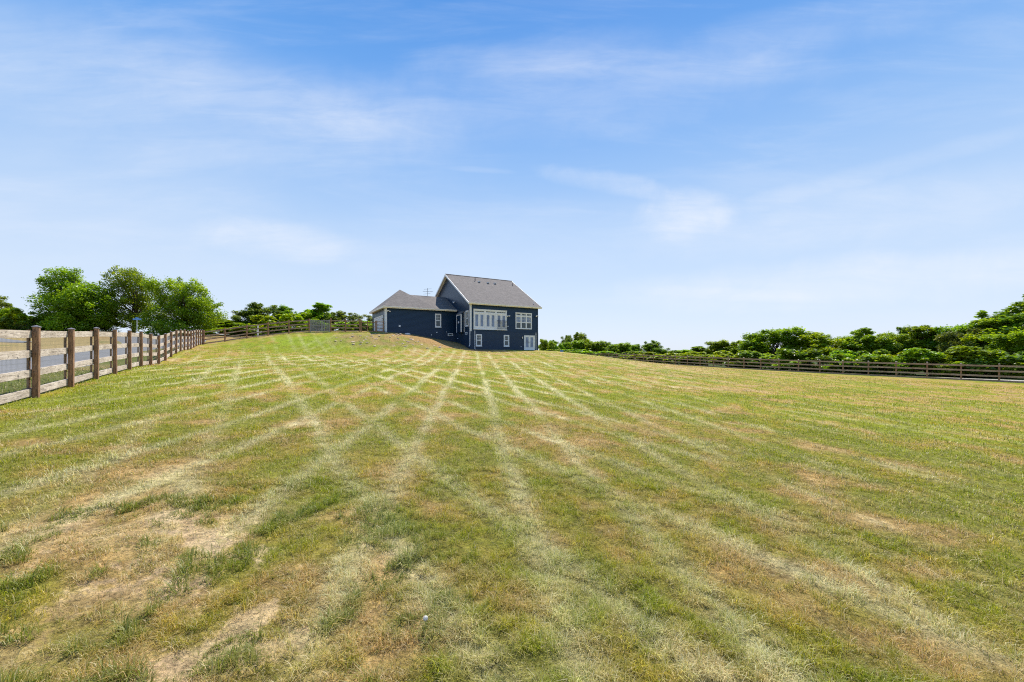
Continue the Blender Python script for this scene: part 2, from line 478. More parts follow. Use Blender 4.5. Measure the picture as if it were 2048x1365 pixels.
def wood_mat(name, c1, c2, axis=2):
    m, n = newmat(name); o = objc(n)
    mp = n.n('ShaderNodeMapping', Vector=o); s = [7, 7, 7]; s[axis] = .9; mp.inputs['Scale'].default_value = s
    a = n.noise(mp, 3, 7, .7, .6); b = n.noise(o, 1.3, 4, .6)
    k = n.mix(n.mapr(n.m('ADD', n.m('MULTIPLY', a, .6), n.m('MULTIPLY', b, .45)), .36, .68), c1, c2)
    knots = n.mapr(n.n('ShaderNodeTexVoronoi', Vector=o, Scale=2.6).outputs[0], .05, .13, .45, 1.)
    m2 = n.n('ShaderNodeMapping', Vector=o); s2 = [16, 16, 16]; s2[axis] = 2.2; m2.inputs['Scale'].default_value = s2
    crack = n.mapr(n.m('ABSOLUTE', n.m('SUBTRACT', n.noise(m2, .8, 3, .6, 1.2), .5)), .004, .022, .38, 1.)      # drying checks along the grain
    cc = n.n('ShaderNodeVectorMath', _operation='SCALE', i0=k); n.set(cc.inputs['Scale'], n.m('MULTIPLY', knots, crack))
    finish(n, princ(n, Base__Color=cc.outputs[0], Roughness=.85, Normal=bump(n, n.m('MULTIPLY', a, crack), .008))); return m


def asphalt_mat():
    m, n = newmat('asphalt'); P = wpos(n)
    a = n.noise(P, 60, 4, .7); b = n.noise(P, .5, 5, .6)
    k = n.mix(n.m('ADD', n.m('MULTIPLY', a, .5), n.m('MULTIPLY', b, .5)), (.11, .107, .10), (.28, .27, .26))
    finish(n, princ(n, Base__Color=k, Roughness=.85, Normal=bump(n, a, .01))); return m


def glass_mat(name, c, rough=.06):
    m, n = newmat(name); o = objc(n)
    nz = n.noise(o, 1.6, 3, .5)
    k = n.mix(n.mapr(nz, .35, .65), c, [x * 1.7 for x in c])
    finish(n, princ(n, Base__Color=k, Roughness=rough, IOR=1.52, Normal=bump(n, n.noise(o, .8, 2), .015, .25))); return m


M_GROUND = ground_mat(); M_BLADE = blade_mat(); M_LEAF = leaf_mat(); M_SIDING = siding_mat(); M_ROOF = roof_mat()
M_FOUND = simple('painted_parge', (.009, .031, .068), .6, .15, 3, .004)
M_TRIM = simple('white_trim', (.78, .78, .76), .45, .04, 4)
M_FASCIA = simple('cream_fascia', (.84, .78, .66), .5, .05, 4)
M_METALW = simple('white_metal', (.75, .76, .77), .3, .03, 4)
M_DOORP = simple('garage_door_paint', (.76, .77, .80), .4, .03, 4)
M_GLASS = glass_mat('window_glass', (.03, .045, .05)); M_GLASSB = glass_mat('bright_glass', (.13, .17, .25), .05)
M_POST = wood_mat('post_wood', (.19, .092, .045), (.44, .24, .125), 2)
M_RAIL_LIT = wood_mat('lit_rail_wood', (.36, .28, .21), (.76, .64, .53), 0)  # board wood with its sunlit look put into the colour
M_RAIL_SHADE = wood_mat('shaded_rail_wood', (.27, .16, .10), (.54, .37, .26), 0)  # the same board wood, shade of the unlit faces put into the colour
M_LATT = wood_mat('grey_wood', (.20, .18, .16), (.42, .38, .34), 2)
M_CAP = simple('post_cap_metal', (.22, .20, .21), .5, .1, 8)
M_WIRE = simple('galvanised_wire', (.30, .29, .27), .5, .1, 8, metal=.5)
M_BARK = simple('bark', (.085, .062, .045), .9, .3, 9, .02)
M_ASPH = asphalt_mat()
M_DARK = simple('black_metal', (.02, .02, .022), .4, .1, 8)
M_LAMPG = simple('frosted_lamp_glass', (.8, .72, .6), .3, .05, 8)
M_STONE = simple('pale_stone', (.62, .46, .32), .9, .3, 5, .02)
M_BLUE = simple('blue_sign_paint', (.10, .28, .58), .4, .05, 5)
M_WHITE = simple('white_paint', (.80, .80, .79), .4, .05, 5)
M_CONC = simple('concrete', (.50, .48, .45), .8, .12, 5, .01)
M_GRAVEL = simple('gravel', (.50, .44, .36), .95, .3, 7, .02)
M_SEED, _n = newmat('seed_head'); finish(_n, _n.n('ShaderNodeMixShader', i0=.5, i1=_n.n('ShaderNodeBsdfDiffuse', Color=(.85, .83, .78)).outputs[0], i2=_n.n('ShaderNodeBsdfTranslucent', Color=(.85, .83, .78)).outputs[0]).outputs[0])
M_STALK = simple('stalk_green', (.16, .20, .06), .7, .1, 20)

# ---------------------------------------------------------------- the ground: one sheet out to the horizon
rad = np.concatenate([[.25], .25 * np.exp(np.linspace(0, math.log(95 / .25), 520))[1:], [105, 120, 140, 170, 210, 280, 400, 600, 1000, 1800]])
angs = np.concatenate([np.linspace(-76, 76, 900), np.linspace(76, 284, 90)[1:-1]]) * math.pi / 180
nr, na = len(rad), len(angs)
gx = (rad[:, None] * np.sin(angs)[None]).ravel(); gy = (rad[:, None] * np.cos(angs)[None]).ravel()
gzz = gz(gx, gy)
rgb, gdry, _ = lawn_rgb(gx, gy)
# brown thatch under the near grass, with the shade of the gaps put into its colour; bare dry spots stay pale
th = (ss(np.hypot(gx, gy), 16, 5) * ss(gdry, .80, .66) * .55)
rgb = lerp(rgb, np.array([.20, .155, .05]), th) * .86  # whole sheet tinted darker, standing in for self-shadow of grass
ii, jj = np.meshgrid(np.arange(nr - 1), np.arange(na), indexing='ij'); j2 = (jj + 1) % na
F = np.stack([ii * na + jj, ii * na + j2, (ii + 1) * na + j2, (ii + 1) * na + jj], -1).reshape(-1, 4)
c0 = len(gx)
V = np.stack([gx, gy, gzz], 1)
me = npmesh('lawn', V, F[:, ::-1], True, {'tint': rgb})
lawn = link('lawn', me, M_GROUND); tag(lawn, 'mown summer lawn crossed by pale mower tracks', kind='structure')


def strip(name, P, halfw, mat, lift, n=260, kind='structure', label=None):
    pts = [Vector((*p, 0)) for p in P]; out = []
    L = [0]
    for a, b in zip(P[:-1], P[1:]): L.append(L[-1] + math.hypot(b[0] - a[0], b[1] - a[1]))
    tt = np.linspace(0, L[-1], n)
    xs = np.interp(tt, L, [p[0] for p in P]); ys = np.interp(tt, L, [p[1] for p in P])
    k = np.ones(15) / 15; xp = np.pad(xs, 7, 'edge'); yp = np.pad(ys, 7, 'edge'); xs = np.convolve(xp, k, 'valid'); ys = np.convolve(yp, k, 'valid')
    dx = np.gradient(xs); dy = np.gradient(ys); l = np.hypot(dx, dy); nx, ny = dy / l, -dx / l
    m = 13; w_ = np.linspace(-1, 1, m); hw = halfw if np.isscalar(halfw) else np.interp(tt, L, halfw)
    hw = np.broadcast_to(hw, xs.shape)
    GX = xs[:, None] + nx[:, None] * w_ * hw[:, None]; GY = ys[:, None] + ny[:, None] * w_ * hw[:, None]
    GZ = gz(GX, GY) + lift; GZ[:, 0] -= lift + .1; GZ[:, -1] -= lift + .1
    i, j = np.meshgrid(np.arange(n - 1), np.arange(m - 1), indexing='ij')
    F = np.stack([i * m + j, (i + 1) * m + j, (i + 1) * m + j + 1, i * m + j + 1], -1).reshape(-1, 4)
    o = link(name, npmesh(name, np.stack([GX.ravel(), GY.ravel(), GZ.ravel()], 1), F, True), mat)
    return tag(o, label, kind=kind)


strip('road', ROAD, [3.3, 3.3, 3.4, 3.5, 3.8, 4.2, 4.5, 4.5, 4.5], M_ASPH, .06)
strip('driveway', [(-85, 50), (-66, 44), (-58, 42.2), (-52.5, 41.6)], [1.6, 1.5, 1.4, .5], M_ASPH, .07, 160)
strip('path', [(60, 24), (48, 33.5), (42.6, 38.6), (37.5, 43.5), (30, 60)], [.5, .5, .5, .3, .1], M_GRAVEL, .05, 160)

# ---------------------------------------------------------------- grass blades over the lawn (uncountable)
def blades():
    xs, ys = [], []
    def ring(r0, r1, n, am=61):
        r = np.sqrt(rng.uniform(r0 * r0, r1 * r1, n)); a = rng.uniform(-am, am, n) * math.pi / 180
        xs.append(r * np.sin(a)); ys.append(r * np.cos(a))
    ring(.1, 1.2, 30000, 120); ring(1.2, 3.0, 200000, 66); ring(3.0, 5, 160000); ring(5, 8, 130000); ring(8, 12, 95000); ring(12, 18, 80000); ring(18, 28, 75000); ring(28, 46, 70000)
    x = np.concatenate(xs); y = np.concatenate(ys)
    # sparse gaps on bare, dry ground
    c, dry, tr = lawn_rgb(x + rng.normal(0, .045, len(x)), y + rng.normal(0, .045, len(x)))
    lf = (x - LF0[0]) * .819 + (y - LF0[1]) * .574
    tuft = ss(fbm(x, y, .26, 77, 3), .50, .58) * ss(np.hypot((x + 2.5) / 1.3, y - 2.4), 2.1, 1.1) + .05 * ss(fbm(x, y, .30, 77, 3), .57, .66)
    keep = (rng.random(len(x)) > (1 - .95 * np.clip(tuft, 0, 1)) * ss(dry, .74, .92) * np.where(np.hypot(x, y) < 4.5, .40, .3)) & (lf > -6)
    rdd, _ = seg_dist(x, y, ROAD); keep &= rdd > 3.6
    x, y, c, dry, tr, tuft = x[keep], y[keep], c[keep], dry[keep], tr[keep], tuft[keep]
    r = np.hypot(x, y); n = len(x)
    # coarse tufts of darker grass low on the left and scattered
    cl = fbm(x, y, .075, 301, 2); cl2 = fbm(x, y, .16, 305, 2)
    h = rng.uniform(.018, .050, n) * (.35 + 1.5 * ss(cl, .32, .68)) * (1 + .6 * tuft + .35 * tr) * (1 - .35 * ss(dry, .66, .85))
    h *= 1 + .35 * ss(r, 5, 20)
    wd = rng.uniform(.0014, .0030, n) * (1 + .5 * tuft) * np.maximum(1, r / 3.2)
    ang = rng.uniform(0, 2 * math.pi, n); lean = rng.uniform(.15, 1.35, n)
    flat = bare_mask(x, y) * (1 - np.clip(tuft, 0, 1)) > rng.random(n) * 1.3      # dead stems lying on the bare soil
    lean = np.where(flat, rng.uniform(4, 9, n), lean); h = np.where(flat, h * .16, h)
    # leaned along the mower tracks
    la = rng.uniform(0, 2 * math.pi, n)
    z = gz(x, y) - .004
    dx, dy = np.cos(la), np.sin(la); sx_, sy_ = -dy, dx
    # colour per blade
    straw = rng.random(n)
    cc = c * rng.uniform(.60, 1.45, (n, 1)) * (.58 + .86 * ss(cl, .32, .68))[:, None]
    cc = lerp(cc, np.array([.24, .29, .006]), .55 * ss(cl2, .56, .68)); cc = lerp(cc, np.array([.54, .40, .16]), .5 * ss(1 - cl2, .56, .70))
    cc = lerp(cc, np.array([.78, .62, .34]), (straw < (.17 + .35 * ss(dry, .55, .8))) * rng.uniform(.4, .95, n))
    cc = lerp(cc, np.array([.80, .73, .42]), (rng.random(n) < .55 * np.clip(tr, 0, 1)) * .75)
    cc = lerp(cc, np.array([.21, .25, .006]), (rng.random(n) < .18) * .8)
    cc = lerp(cc, np.array([.17, .225, .012]), np.clip(tuft * 1.2, 0, .75) * (rng.random(n) < .85))
    cc = np.where(flat[:, None], np.array([.60, .42, .25]) * rng.uniform(.35, 1.3, (n, 1)), cc)
    cc = np.clip(cc, .004, .82)
    B = np.stack([x, y, z], 1); S = np.stack([sx_, sy_, 0 * x], 1) * (wd * .5)[:, None]; D = np.stack([dx, dy, 0 * x], 1)
    up = np.array([0, 0, 1.])
    m1 = B + D * (h * .30 * lean)[:, None] + up * (h * .62 / (1 + .3 * lean))[:, None]
    t1 = B + D * (h * .95 * lean)[:, None] + up * (h * 1.0 / (1 + .75 * lean))[:, None]
    V = np.stack([B - S, B + S, m1 - S * .8, m1 + S * .8, t1], 1).reshape(-1, 3)
    b = np.arange(n)[:, None] * 5
    F = np.concatenate([b + [0, 1, 3], b + [0, 3, 2], b + [2, 3, 4]], 0)
    C = np.repeat(cc, 5, 0)
    me = npmesh('grass', V, F, False, {'tint': C})
    tag(link('grass', me, M_BLADE), 'short green and straw coloured blades of the mown lawn', 'grass', kind='stuff')


blades()
# ---------------------------------------------------------------- the house
# local frame: X along the lawn front, Y towards the back, Z above the lens height
HX0, HY0, HANG = -5.23, 47.7, math.atan2(.509, .861)
house = empty('house', (HX0, HY0, CAMZ), HANG, label='navy blue sided house with grey shingle roof and attached garage on the grassy rise', cat='house')
W_, D_, EZ, RZ = 10.24, 15.6, 5.86, 10.62
FZ = 2.33            # top of the painted foundation wall


def wbox(name, x0, x1, y0, y1, z0, z1, mat, parent=house):
    return MB().box(x0, x1, y0, y1, z0, z1).build(name, mat, parent)


# main body: siding above the foundation, gable ends closed up to the ridge
pitch = (RZ - EZ) / (D_ / 2)
m = MB(); m.prism([(0, 0, FZ), (0, D_, FZ), (0, D_, EZ), (0, D_ / 2, RZ - .12), (0, 0, EZ)], (W_, 0, 0)); m.build('wall', M_SIDING, house)
m = MB(); m.box(-.05, W_ + .05, -.05, D_ + .05, -3.0, FZ); m.build('foundation_wall', M_FOUND, house)
# garage body
GX, GY0, GY1, GEZ = -9.33, 4.64, 12.94, 5.27
m = MB(); m.box(GX, -.003, GY0, GY1, 2.24, GEZ); m.build('garage_wall', M_SIDING, house)
m = MB(); m.box(GX - .04, -.055, GY0 - .04, GY1 + .04, -2.0, 2.24); m.build('foundation_wall', M_FOUND, house)


def slab(pts, t):
    """roof slab: quad outline (top face) given a thickness downwards"""
    c = [(x, y, z - t) for x, y, z in pts] + list(pts)
    return c


# main roof
ov, og = .38, .38
ey0, ey1 = -ov, D_ + ov
ez = EZ + .16 - pitch * ov + .14; rz = RZ + .16
rf = MB()
rf.hexa(slab([(-og, ey0, ez), (W_ + og, ey0, ez), (W_ + og, D_ / 2, rz), (-og, D_ / 2, rz)], .16))
rf.hexa(slab([(-og, D_ / 2, rz), (W_ + og, D_ / 2, rz), (W_ + og, ey1, ez), (-og, ey1, ez)], .16))
roof = rf.build('roof', M_ROOF, house)
MB().tube([(-og - .005, D_ / 2, rz + .01), (W_ + og + .005, D_ / 2, rz + .01)], .07, 6).build('ridge_cap', M_ROOF, roof)
fa = MB()
fa.box(-og, W_ + og, ey0 - .03, ey0 - .002, ez - .24, ez - .01)
fa.box(-og + .04, W_ + og - .04, ey0, -.003, ez - .22, ez - .185)
fa.build('fascia', M_FASCIA, roof)
fa = MB(); fa.box(-og, W_ + og, ey1 + .002, ey1 + .03, ez - .24, ez - .01); fa.box(-og + .04, W_ + og - .04, D_ + .003, ey1, ez - .22, ez - .185)
fa.build('fascia', M_FASCIA, roof)
for sx_, x0, x1 in ((-1, -og - .035, -og - .003), (1, W_ + og + .003, W_ + og + .035)):
    rb = MB()
    for ya, yb in ((ey0 - .03, D_ / 2), (ey1 + .03, D_ / 2)):
        za = ez; zb = rz
        c = [(x0, ya, za - .27), (x1, ya, za - .27), (x1, yb, zb - .27), (x0, yb, zb - .27), (x0, ya, za - .02), (x1, ya, za - .02), (x1, yb, zb + .0), (x0, yb, zb + .0)]
        rb.hexa(c)
    rb.build('rake_board', M_TRIM, roof)
    so = MB()
    xa, xb = (x1 + .003, -.004) if sx_ < 0 else (W_ + .004, x0 - .003)
    for ya, yb in ((ey0, D_ / 2), (ey1, D_ / 2)):
        so.hexa([(xa, ya, ez - .21), (xb, ya, ez - .21), (xb, yb, rz - .21), (xa, yb, rz - .21), (xa, ya, ez - .165), (xb, ya, ez - .165), (xb, yb, rz - .165), (xa, yb, rz - .165)])
    so.build('soffit', M_FASCIA, roof)
# gutter along the front eave
g = MB(); g.box(-og, W_ + og, ey0 - .14, ey0 - .033, ez - .15, ez - .03); g.build('gutter', M_FASCIA, roof)
# vents, each its own part
def rpt(x, f):  # point on the front slope, f from eave to ridge
    return (x, ey0 + (D_ / 2 - ey0) * f, ez + (rz - ez) * f)
for x, f in ((4.15, .80), (5.55, .79), (6.75, .80)):
    a = rpt(x, f); v = MB(); v.box(a[0] - .16, a[0] + .16, a[1] - .22, a[1] + .12, a[2] - .05, a[2] + .13)
    vo = v.build('roof_vent', M_METALW, roof)
    MB().box(a[0] - .12, a[0] + .12, a[1] - .226, a[1] - .221, a[2] - .03, a[2] + .05).build('louvre', M_CAP, vo)
for x, f, h in ((3.65, .83, .42), (9.85, .80, .4), (9.9, .10, .42)):
    a = rpt(x, f); MB().tube([(a[0], a[1], a[2] - .1), (a[0], a[1], a[2] + h)], .05, 8).build('vent_pipe', M_DARK if x < 9.87 else M_METALW, roof)

# garage roof: a hipped end block and a lower run into the gable wall
gy0, gy1 = GY0 - .36, GY1 + .36; gx0 = GX - .36; gx1 = -2.7; gez = GEZ + .10; ap = ((gx0 + gx1) / 2 - .35, (gy0 + gy1) / 2, 8.22)
gr = MB()
base = [(gx0, gy0, gez), (gx1, gy0, gez), (gx1, gy1, gez), (gx0, gy1, gez)]
lo = [(x, y, gez - .05) for x, y, z in base]
gr.add(base + lo + [ap], [(0, 1, 8), (1, 2, 8), (2, 3, 8), (3, 0, 8), (7, 6, 5, 4), (0, 4, 5, 1), (1, 5, 6, 2), (2, 6, 7, 3), (3, 7, 4, 0)])
cy = (gy0 + gy1) / 2; crz = 7.62
gr.add([(gx1 - 1.6, gy0 + .004, gez + .004), (-.004, gy0 + .004, gez + .004), (-.004, gy1 - .004, gez + .004), (gx1 - 1.6, gy1 - .004, gez + .004), (gx1 - 3.0, cy, crz), (-.004, cy, crz)],
       [(0, 1, 5, 4), (2, 3, 4, 5), (1, 2, 5), (0, 3, 2, 1), (0, 4, 3)])
groof = gr.build('garage_roof', M_ROOF, house)
gf = MB()
gf.box(gx0 - .03, -.06, gy0 - .03, gy0 - .003, gez - .22, gez + .02)
gf.box(gx0 - .03, gx0 - .003, gy0 - .003, gy1 + .03, gez - .22, gez + .02)
gf.box(gx0 - .003, -.06, gy1 + .003, gy1 + .03, gez - .22, gez + .02)
gf.build('fascia', M_FASCIA, groof)
sf = MB(); sf.box(gx0, -.06, gy0, GY0 - .003, gez - .19, gez - .10); sf.box(gx0, GX - .003, GY0 - .003, gy1, gez - .19, gez - .10); sf.build('soffit', M_FASCIA, groof)
MB().box(gx0 - .02, -.06, gy0 - .14, gy0 - .033, gez - .12, gez + .0).build('gutter', M_FASCIA, groof)
# shed of the roof over the wall head under the front eave
wbox('wall_cap', GX, -.004, GY0 + .002, GY1 - .002, GEZ, gez - .06, M_SIDING)

# corner boards, downspouts
wbox('corner_board', -.035, .16, -.035, -.002, FZ, EZ - .02, M_TRIM); wbox('corner_board', -.035, -.002, -.002, .16, FZ, EZ - .02, M_TRIM)
wbox('corner_board', W_ - .12, W_ + .035, -.035, -.002, FZ, EZ - .02, M_SIDING)
wbox('corner_board', GX - .035, GX + .17, GY0 - .035, GY0 - .002, 2.24, GEZ, M_TRIM); wbox('corner_board', GX - .035, GX - .002, GY0 - .002, GY0 + .16, 2.24, GEZ, M_TRIM)
wbox('corner_board', GX - .035, GX - .002, GY1 - .16, GY1, 2.24, GEZ, M_SIDING)


def spout(x, y, z0, z1, kick=-1):
    MB().tube([(x, y - .05, z1), (x, y - .05, z0 + .12), (x + .0, y - .18, z0 + .03)], .045, 6).build('downspout', M_METALW, house)


spout(.57, -.06, .02, 2.42); spout(9.86, -.06, .02, 2.36)
MB().tube([(-.10, -.09, EZ - .1), (-.10, -.09, 2.35), (-.12, -.12, .62), (-.26, -.16, .42)], .045, 6).build('downspout', M_METALW, house)
MB().tube([(GX - .09, GY0 + .25, GEZ - .1), (GX - .09, GY0 + .25, 2.25)], .045, 6).build('downspout', M_METALW, house)


# windows: built on a face given by an origin, the direction along it and its outward normal
class Face:
    def __init__(s, o, u, n): s.o = Vector(o); s.u = Vector(u); s.n = Vector(n)
    def box(s, mb, a0, a1, z0, z1, d0, d1):
        c = []
        for z in (z0, z1):
            for a, d in ((a0, d0), (a1, d0), (a1, d1), (a0, d1)):
                p = s.o + s.u * a + s.n * d; c.append((p.x, p.y, z))
        if s.u.cross(s.n).z > 0: mb.hexa(c)
        else: mb.add(c, [(0, 1, 2, 3), (4, 7, 6, 5), (0, 4, 5, 1), (1, 5, 6, 2), (2, 6, 7, 3), (3, 7, 4, 0)])


FRONT = Face((0, 0, 0), (1, 0, 0), (0, -1, 0)); BASE = Face((0, -.05, 0), (1, 0, 0), (0, -1, 0))
GFRONT = Face((0, GY0, 0), (-1, 0, 0), (0, -1, 0)); GBASE = Face((0, GY0 - .04, 0), (-1, 0, 0), (0, -1, 0))
SIDE = Face((0, 0, 0), (0, 1, 0), (-1, 0, 0)); SBASE = Face((-.05, 0, 0), (0, 1, 0), (-1, 0, 0)); GSIDE = Face((GX, GY0, 0), (0, 1, 0), (-1, 0, 0))


def frame_ring(F, mb, a0, a1, z0, z1, w_, d0, d1):
    F.box(mb, a0, a1, z1 - w_, z1, d0, d1); F.box(mb, a0, a1, z0, z0 + w_, d0, d1)
    F.box(mb, a0, a0 + w_, z0 + w_, z1 - w_, d0, d1); F.box(mb, a1 - w_, a1, z0 + w_, z1 - w_, d0, d1)


def sash(F, a0, a1, z0, z1, nx, nz, parent, glass=M_GLASS, wd=.055, bar=.018, rails=None):
    """one sash: frame, glazing bars and pane"""
    s = MB(); frame_ring(F, s, a0, a1, z0, z1, wd, .004, .05)
    for i in range(1, nx):
        a = a0 + (a1 - a0) * i / nx; F.box(s, a - bar / 2, a + bar / 2, z0 + wd, z1 - wd, .012, .032)
    for i in range(1, nz):
        z = z0 + (z1 - z0) * i / nz; F.box(s, a0 + wd, a1 - wd, z - bar / 2, z + bar / 2, .013, .033)
    so = s.build('sash', M_TRIM, parent)
    g_ = MB(); F.box(g_, a0 + wd, a1 - wd, z0 + wd, z1 - wd, .003, .016); g_.build('pane', glass, parent)
    return so


def window(F, a0, a1, z0, z1, casing=.10, name='window', glass=M_GLASS):
    mb = MB(); frame_ring(F, mb, a0, a1, z0, z1, casing, .003, .075)
    F.box(mb, a0 - .03, a1 + .03, z0 - .05, z0 - .002, .003, .11)
    o = mb.build(name, M_TRIM, house)
    zm = (z0 + z1) / 2
    sash(F, a0 + casing, a1 - casing, zm, z1 - casing, 3, 2, o, glass)
    sash(F, a0 + casing, a1 - casing, z0 + casing, zm - .002, 1, 1, o, glass)
    return o


window(BASE, .73, 1.56, .46, 1.97); window(BASE, 4.76, 5.58, .44, 1.95)
window(GFRONT, 2.16, 2.99, 2.98, 4.77); window(SIDE, .50, 1.34, 3.0, 5.0)
# small foundation vents
for F, a0, a1, z0, z1 in ((GBASE, .50, 1.22, 1.86, 2.20), (SBASE, .80, 1.40, 1.95, 2.27)):
    mb = MB(); frame_ring(F, mb, a0, a1, z0, z1, .07, .003, .04); o = mb.build('vent_window', M_TRIM, house)
    p = MB(); F.box(p, a0 + .07, a1 - .07, z0 + .07, z1 - .07, .003, .02); p.build('pane', M_GLASS, o)

# triple window with transoms
mb = MB(); frame_ring(FRONT, mb, 6.6, 9.2, 2.80, 5.02, .09, .003, .08)
w3 = (9.2 - 6.6 - .18 + .10) / 3
for i in range(1, 3):
    a = 6.69 + w3 * i - .10; FRONT.box(mb, a, a + .10, 2.89, 4.93, .003, .078)
FRONT.box(mb, 6.69, 9.11, 4.50, 4.60, .003, .076)
tri = mb.build('triple_window', M_TRIM, house)
for i in range(3):
    a0 = 6.69 + w3 * i; a1 = a0 + w3 - .10
    sash(FRONT, a0, a1, 4.60, 4.93, 3, 1, tri)
    sash(FRONT, a0, a1, 3.70, 4.50, 3, 2, tri, M_GLASSB); sash(FRONT, a0, a1, 2.89, 3.698, 1, 1, tri)

# three pairs of glazed doors with transoms over them, juliet rail at the third
mb = MB(); frame_ring(FRONT, mb, .42, 5.24, 2.66, 5.09, .10, .003, .08)
FRONT.box(mb, .38, 5.28, 2.56, 2.657, .003, .13); FRONT.box(mb, .38, 5.28, 5.093, 5.17, .003, .10)
dw = (5.14 - .52 + .18) / 3
for i in range(1, 3):
    a = .52 + dw * i - .18; FRONT.box(mb, a, a + .18, 2.76, 4.99, .003, .078)
FRONT.box(mb, .52, 5.14, 4.62, 4.76, .003, .076)
dd = mb.build('glazed_door_wall', M_TRIM, house)
for i in range(3):
    a0 = .52 + dw * i; a1 = a0 + dw - .18; am = (a0 + a1) / 2
    sash(FRONT, a0, a1, 4.76, 4.99, 4, 1, dd)
    for b0, b1 in ((a0, am - .004), (am + .004, a1)):
        s = MB(); FRONT.box(s, b0, b1, 2.76, 3.0, .004, .05); FRONT.box(s, b0, b1, 4.48, 4.62, .004, .05)
        FRONT.box(s, b0, b0 + .15, 3.0, 4.48, .004, .05); FRONT.box(s, b1 - .15, b1, 3.0, 4.48, .004, .05)
        s.build('door_leaf', M_TRIM, dd)
        p = MB(); FRONT.box(p, b0 + .15, b1 - .15, 3.0, 4.48, .003, .02); p.build('pane', M_GLASSB, dd)
rl = MB(); a0, a1 = 3.72, 5.22
FRONT.box(rl, a0, a1, 3.78, 3.82, .30, .34); FRONT.box(rl, a0, a1, 2.72, 2.75, .30, .34)
for i in range(15):
    a = a0 + (a1 - a0 - .018) * i / 14; FRONT.box(rl, a, a + .018, 2.75, 3.78, .31, .328)
for a in (a0, a1 - .03): FRONT.box(rl, a, a + .03, 3.78, 3.815, .09, .30); FRONT.box(rl, a, a + .03, 2.72, 2.748, .132, .30)
rl.build('juliet_railing', M_DARK, house)

# walkout french door
mb = MB(); frame_ring(BASE, mb, 7.93, 9.68, .0, 1.96, .10, .003, .07)
BASE.box(mb, 7.9, 9.71, -.04, -.002, .003, .16)
fd = mb.build('french_door', M_TRIM, house)
for b0, b1 in ((8.03, 8.802), (8.808, 9.58)):
    s = MB(); BASE.box(s, b0, b1, .10, .34, .004, .05); BASE.box(s, b0, b1, 1.72, 1.86, .004, .05)
    BASE.box(s, b0, b0 + .15, .34, 1.72, .004, .05); BASE.box(s, b1 - .15, b1, .34, 1.72, .004, .05); s.build('door_leaf', M_TRIM, fd)
    p = MB(); BASE.box(p, b0 + .15, b1 - .15, .34, 1.72, .003, .02); p.build('pane', M_GLASSB, fd)
h = MB(); BASE.box(h, 8.70, 8.74, .95, 1.12, .05, .09); h.build('handle', M_DARK, fd)

# chimney chase bump-out on the gable side with a shed top
m = MB(); y0, y1, e = 1.82, 3.33, .49
m.prism([(-.003, y0, 2.26), (-.003, y0, 5.0), (-e, y0, 4.62), (-e, y0, 2.26)], (0, y1 - y0, 0)); bo = m.build('chimney_chase', M_SIDING, house)
t = MB()
for ya in (y0 - .02, y1 - .10):
    t.box(-e - .02, -e + .10, ya, ya + .12, 2.27, 4.60)
t.box(-.09, -.004, y0 - .022, y0 - .003, 2.27, 4.93); t.box(-e - .018, -e - .002, y0 + .10, y1 - .10, 4.47, 4.58)
t.build('corner_trim', M_TRIM, bo)
t = MB(); t.hexa([(-e - .06, y0 - .05, 4.585), (-.006, y0 - .05, 5.005), (-.006, y1 + .05, 5.005), (-e - .06, y1 + .05, 4.585), (-e - .06, y0 - .05, 4.63), (-.006, y0 - .05, 5.05), (-.006, y1 + .05, 5.05), (-e - .06, y1 + .05, 4.63)]); t.build('chase_cap', M_ROOF, bo)
wbox('vent_cover', -e - .05, -e - .003, 2.45, 2.72, 3.45, 3.70, M_METALW, bo)

# garage door in the end wall
mb = MB(); frame_ring(GSIDE, mb, 1.35, 7.0, 1.9, 4.40, .16, .003, .06); gd = mb.build('garage_door', M_TRIM, house)
for i in range(4):
    p = MB(); z0 = 2.06 + .545 * i; GSIDE.box(p, 1.51, 6.84, z0, z0 + .535, .003, .03)
    for j in range(8):
        a = 1.58 + j * .66; GSIDE.box(p, a, a + .54, z0 + .08, z0 + .45, .03, .042)
    p.build('door_panel', M_DOORP, gd)


# lamps and small fittings on the walls
def flood(F, a, z, par=house):
    o = MB(); F.box(o, a - .06, a + .06, z - .06, z + .06, .003, .05); b = o.build('flood_light', M_METALW, par)
    for sg in (-1, 1):
        p = F.o + F.u * (a + sg * .10) + F.n * .10; q = p + F.n * .16 + Vector((0, 0, -.10)) + F.u * sg * .05
        MB().tube([(p.x, p.y, z + sg * .03), (q.x, q.y, z - .08 + sg * .03)], [.045, .085], 10).build('lamp_head', M_METALW, b)
def lantern(F, a, z):
    o = MB(); F.box(o, a - .06, a + .06, z - .12, z + .12, .003, .03); F.box(o, a - .07, a + .07, z + .15, z + .18, .03, .20); F.box(o, a - .06, a + .06, z - .13, z - .11, .05, .18)
    b = o.build('wall_lantern', M_DARK, house); g_ = MB(); F.box(g_, a - .05, a + .05, z - .11, z + .15, .06, .17); g_.build('lantern_glass', M_LAMPG, b)


flood(FRONT, 5.42, 4.52); flood(FRONT, 10.0, 4.72); flood(GFRONT, 9.0, 4.85); flood(SIDE, 5.15, 6.55)
lantern(BASE, 7.62, 1.62); lantern(GSIDE, 1.0, 3.75)
for F, a, z, s_ in ((GFRONT, 7.62, 2.98, .11), (GFRONT, 2.75, 2.30, .06), (GFRONT, 1.4, 2.38, .04), (GBASE, 3.5, 1.95, .05), (FRONT, 5.42, 3.10, .07), (BASE, 7.45, .42, .05), (SBASE, 3.9, 1.5, .06)):
    o = MB(); F.box(o, a - s_, a + s_, z - s_, z + s_, .003, .05); o.build('outlet_cover', M_METALW, house)
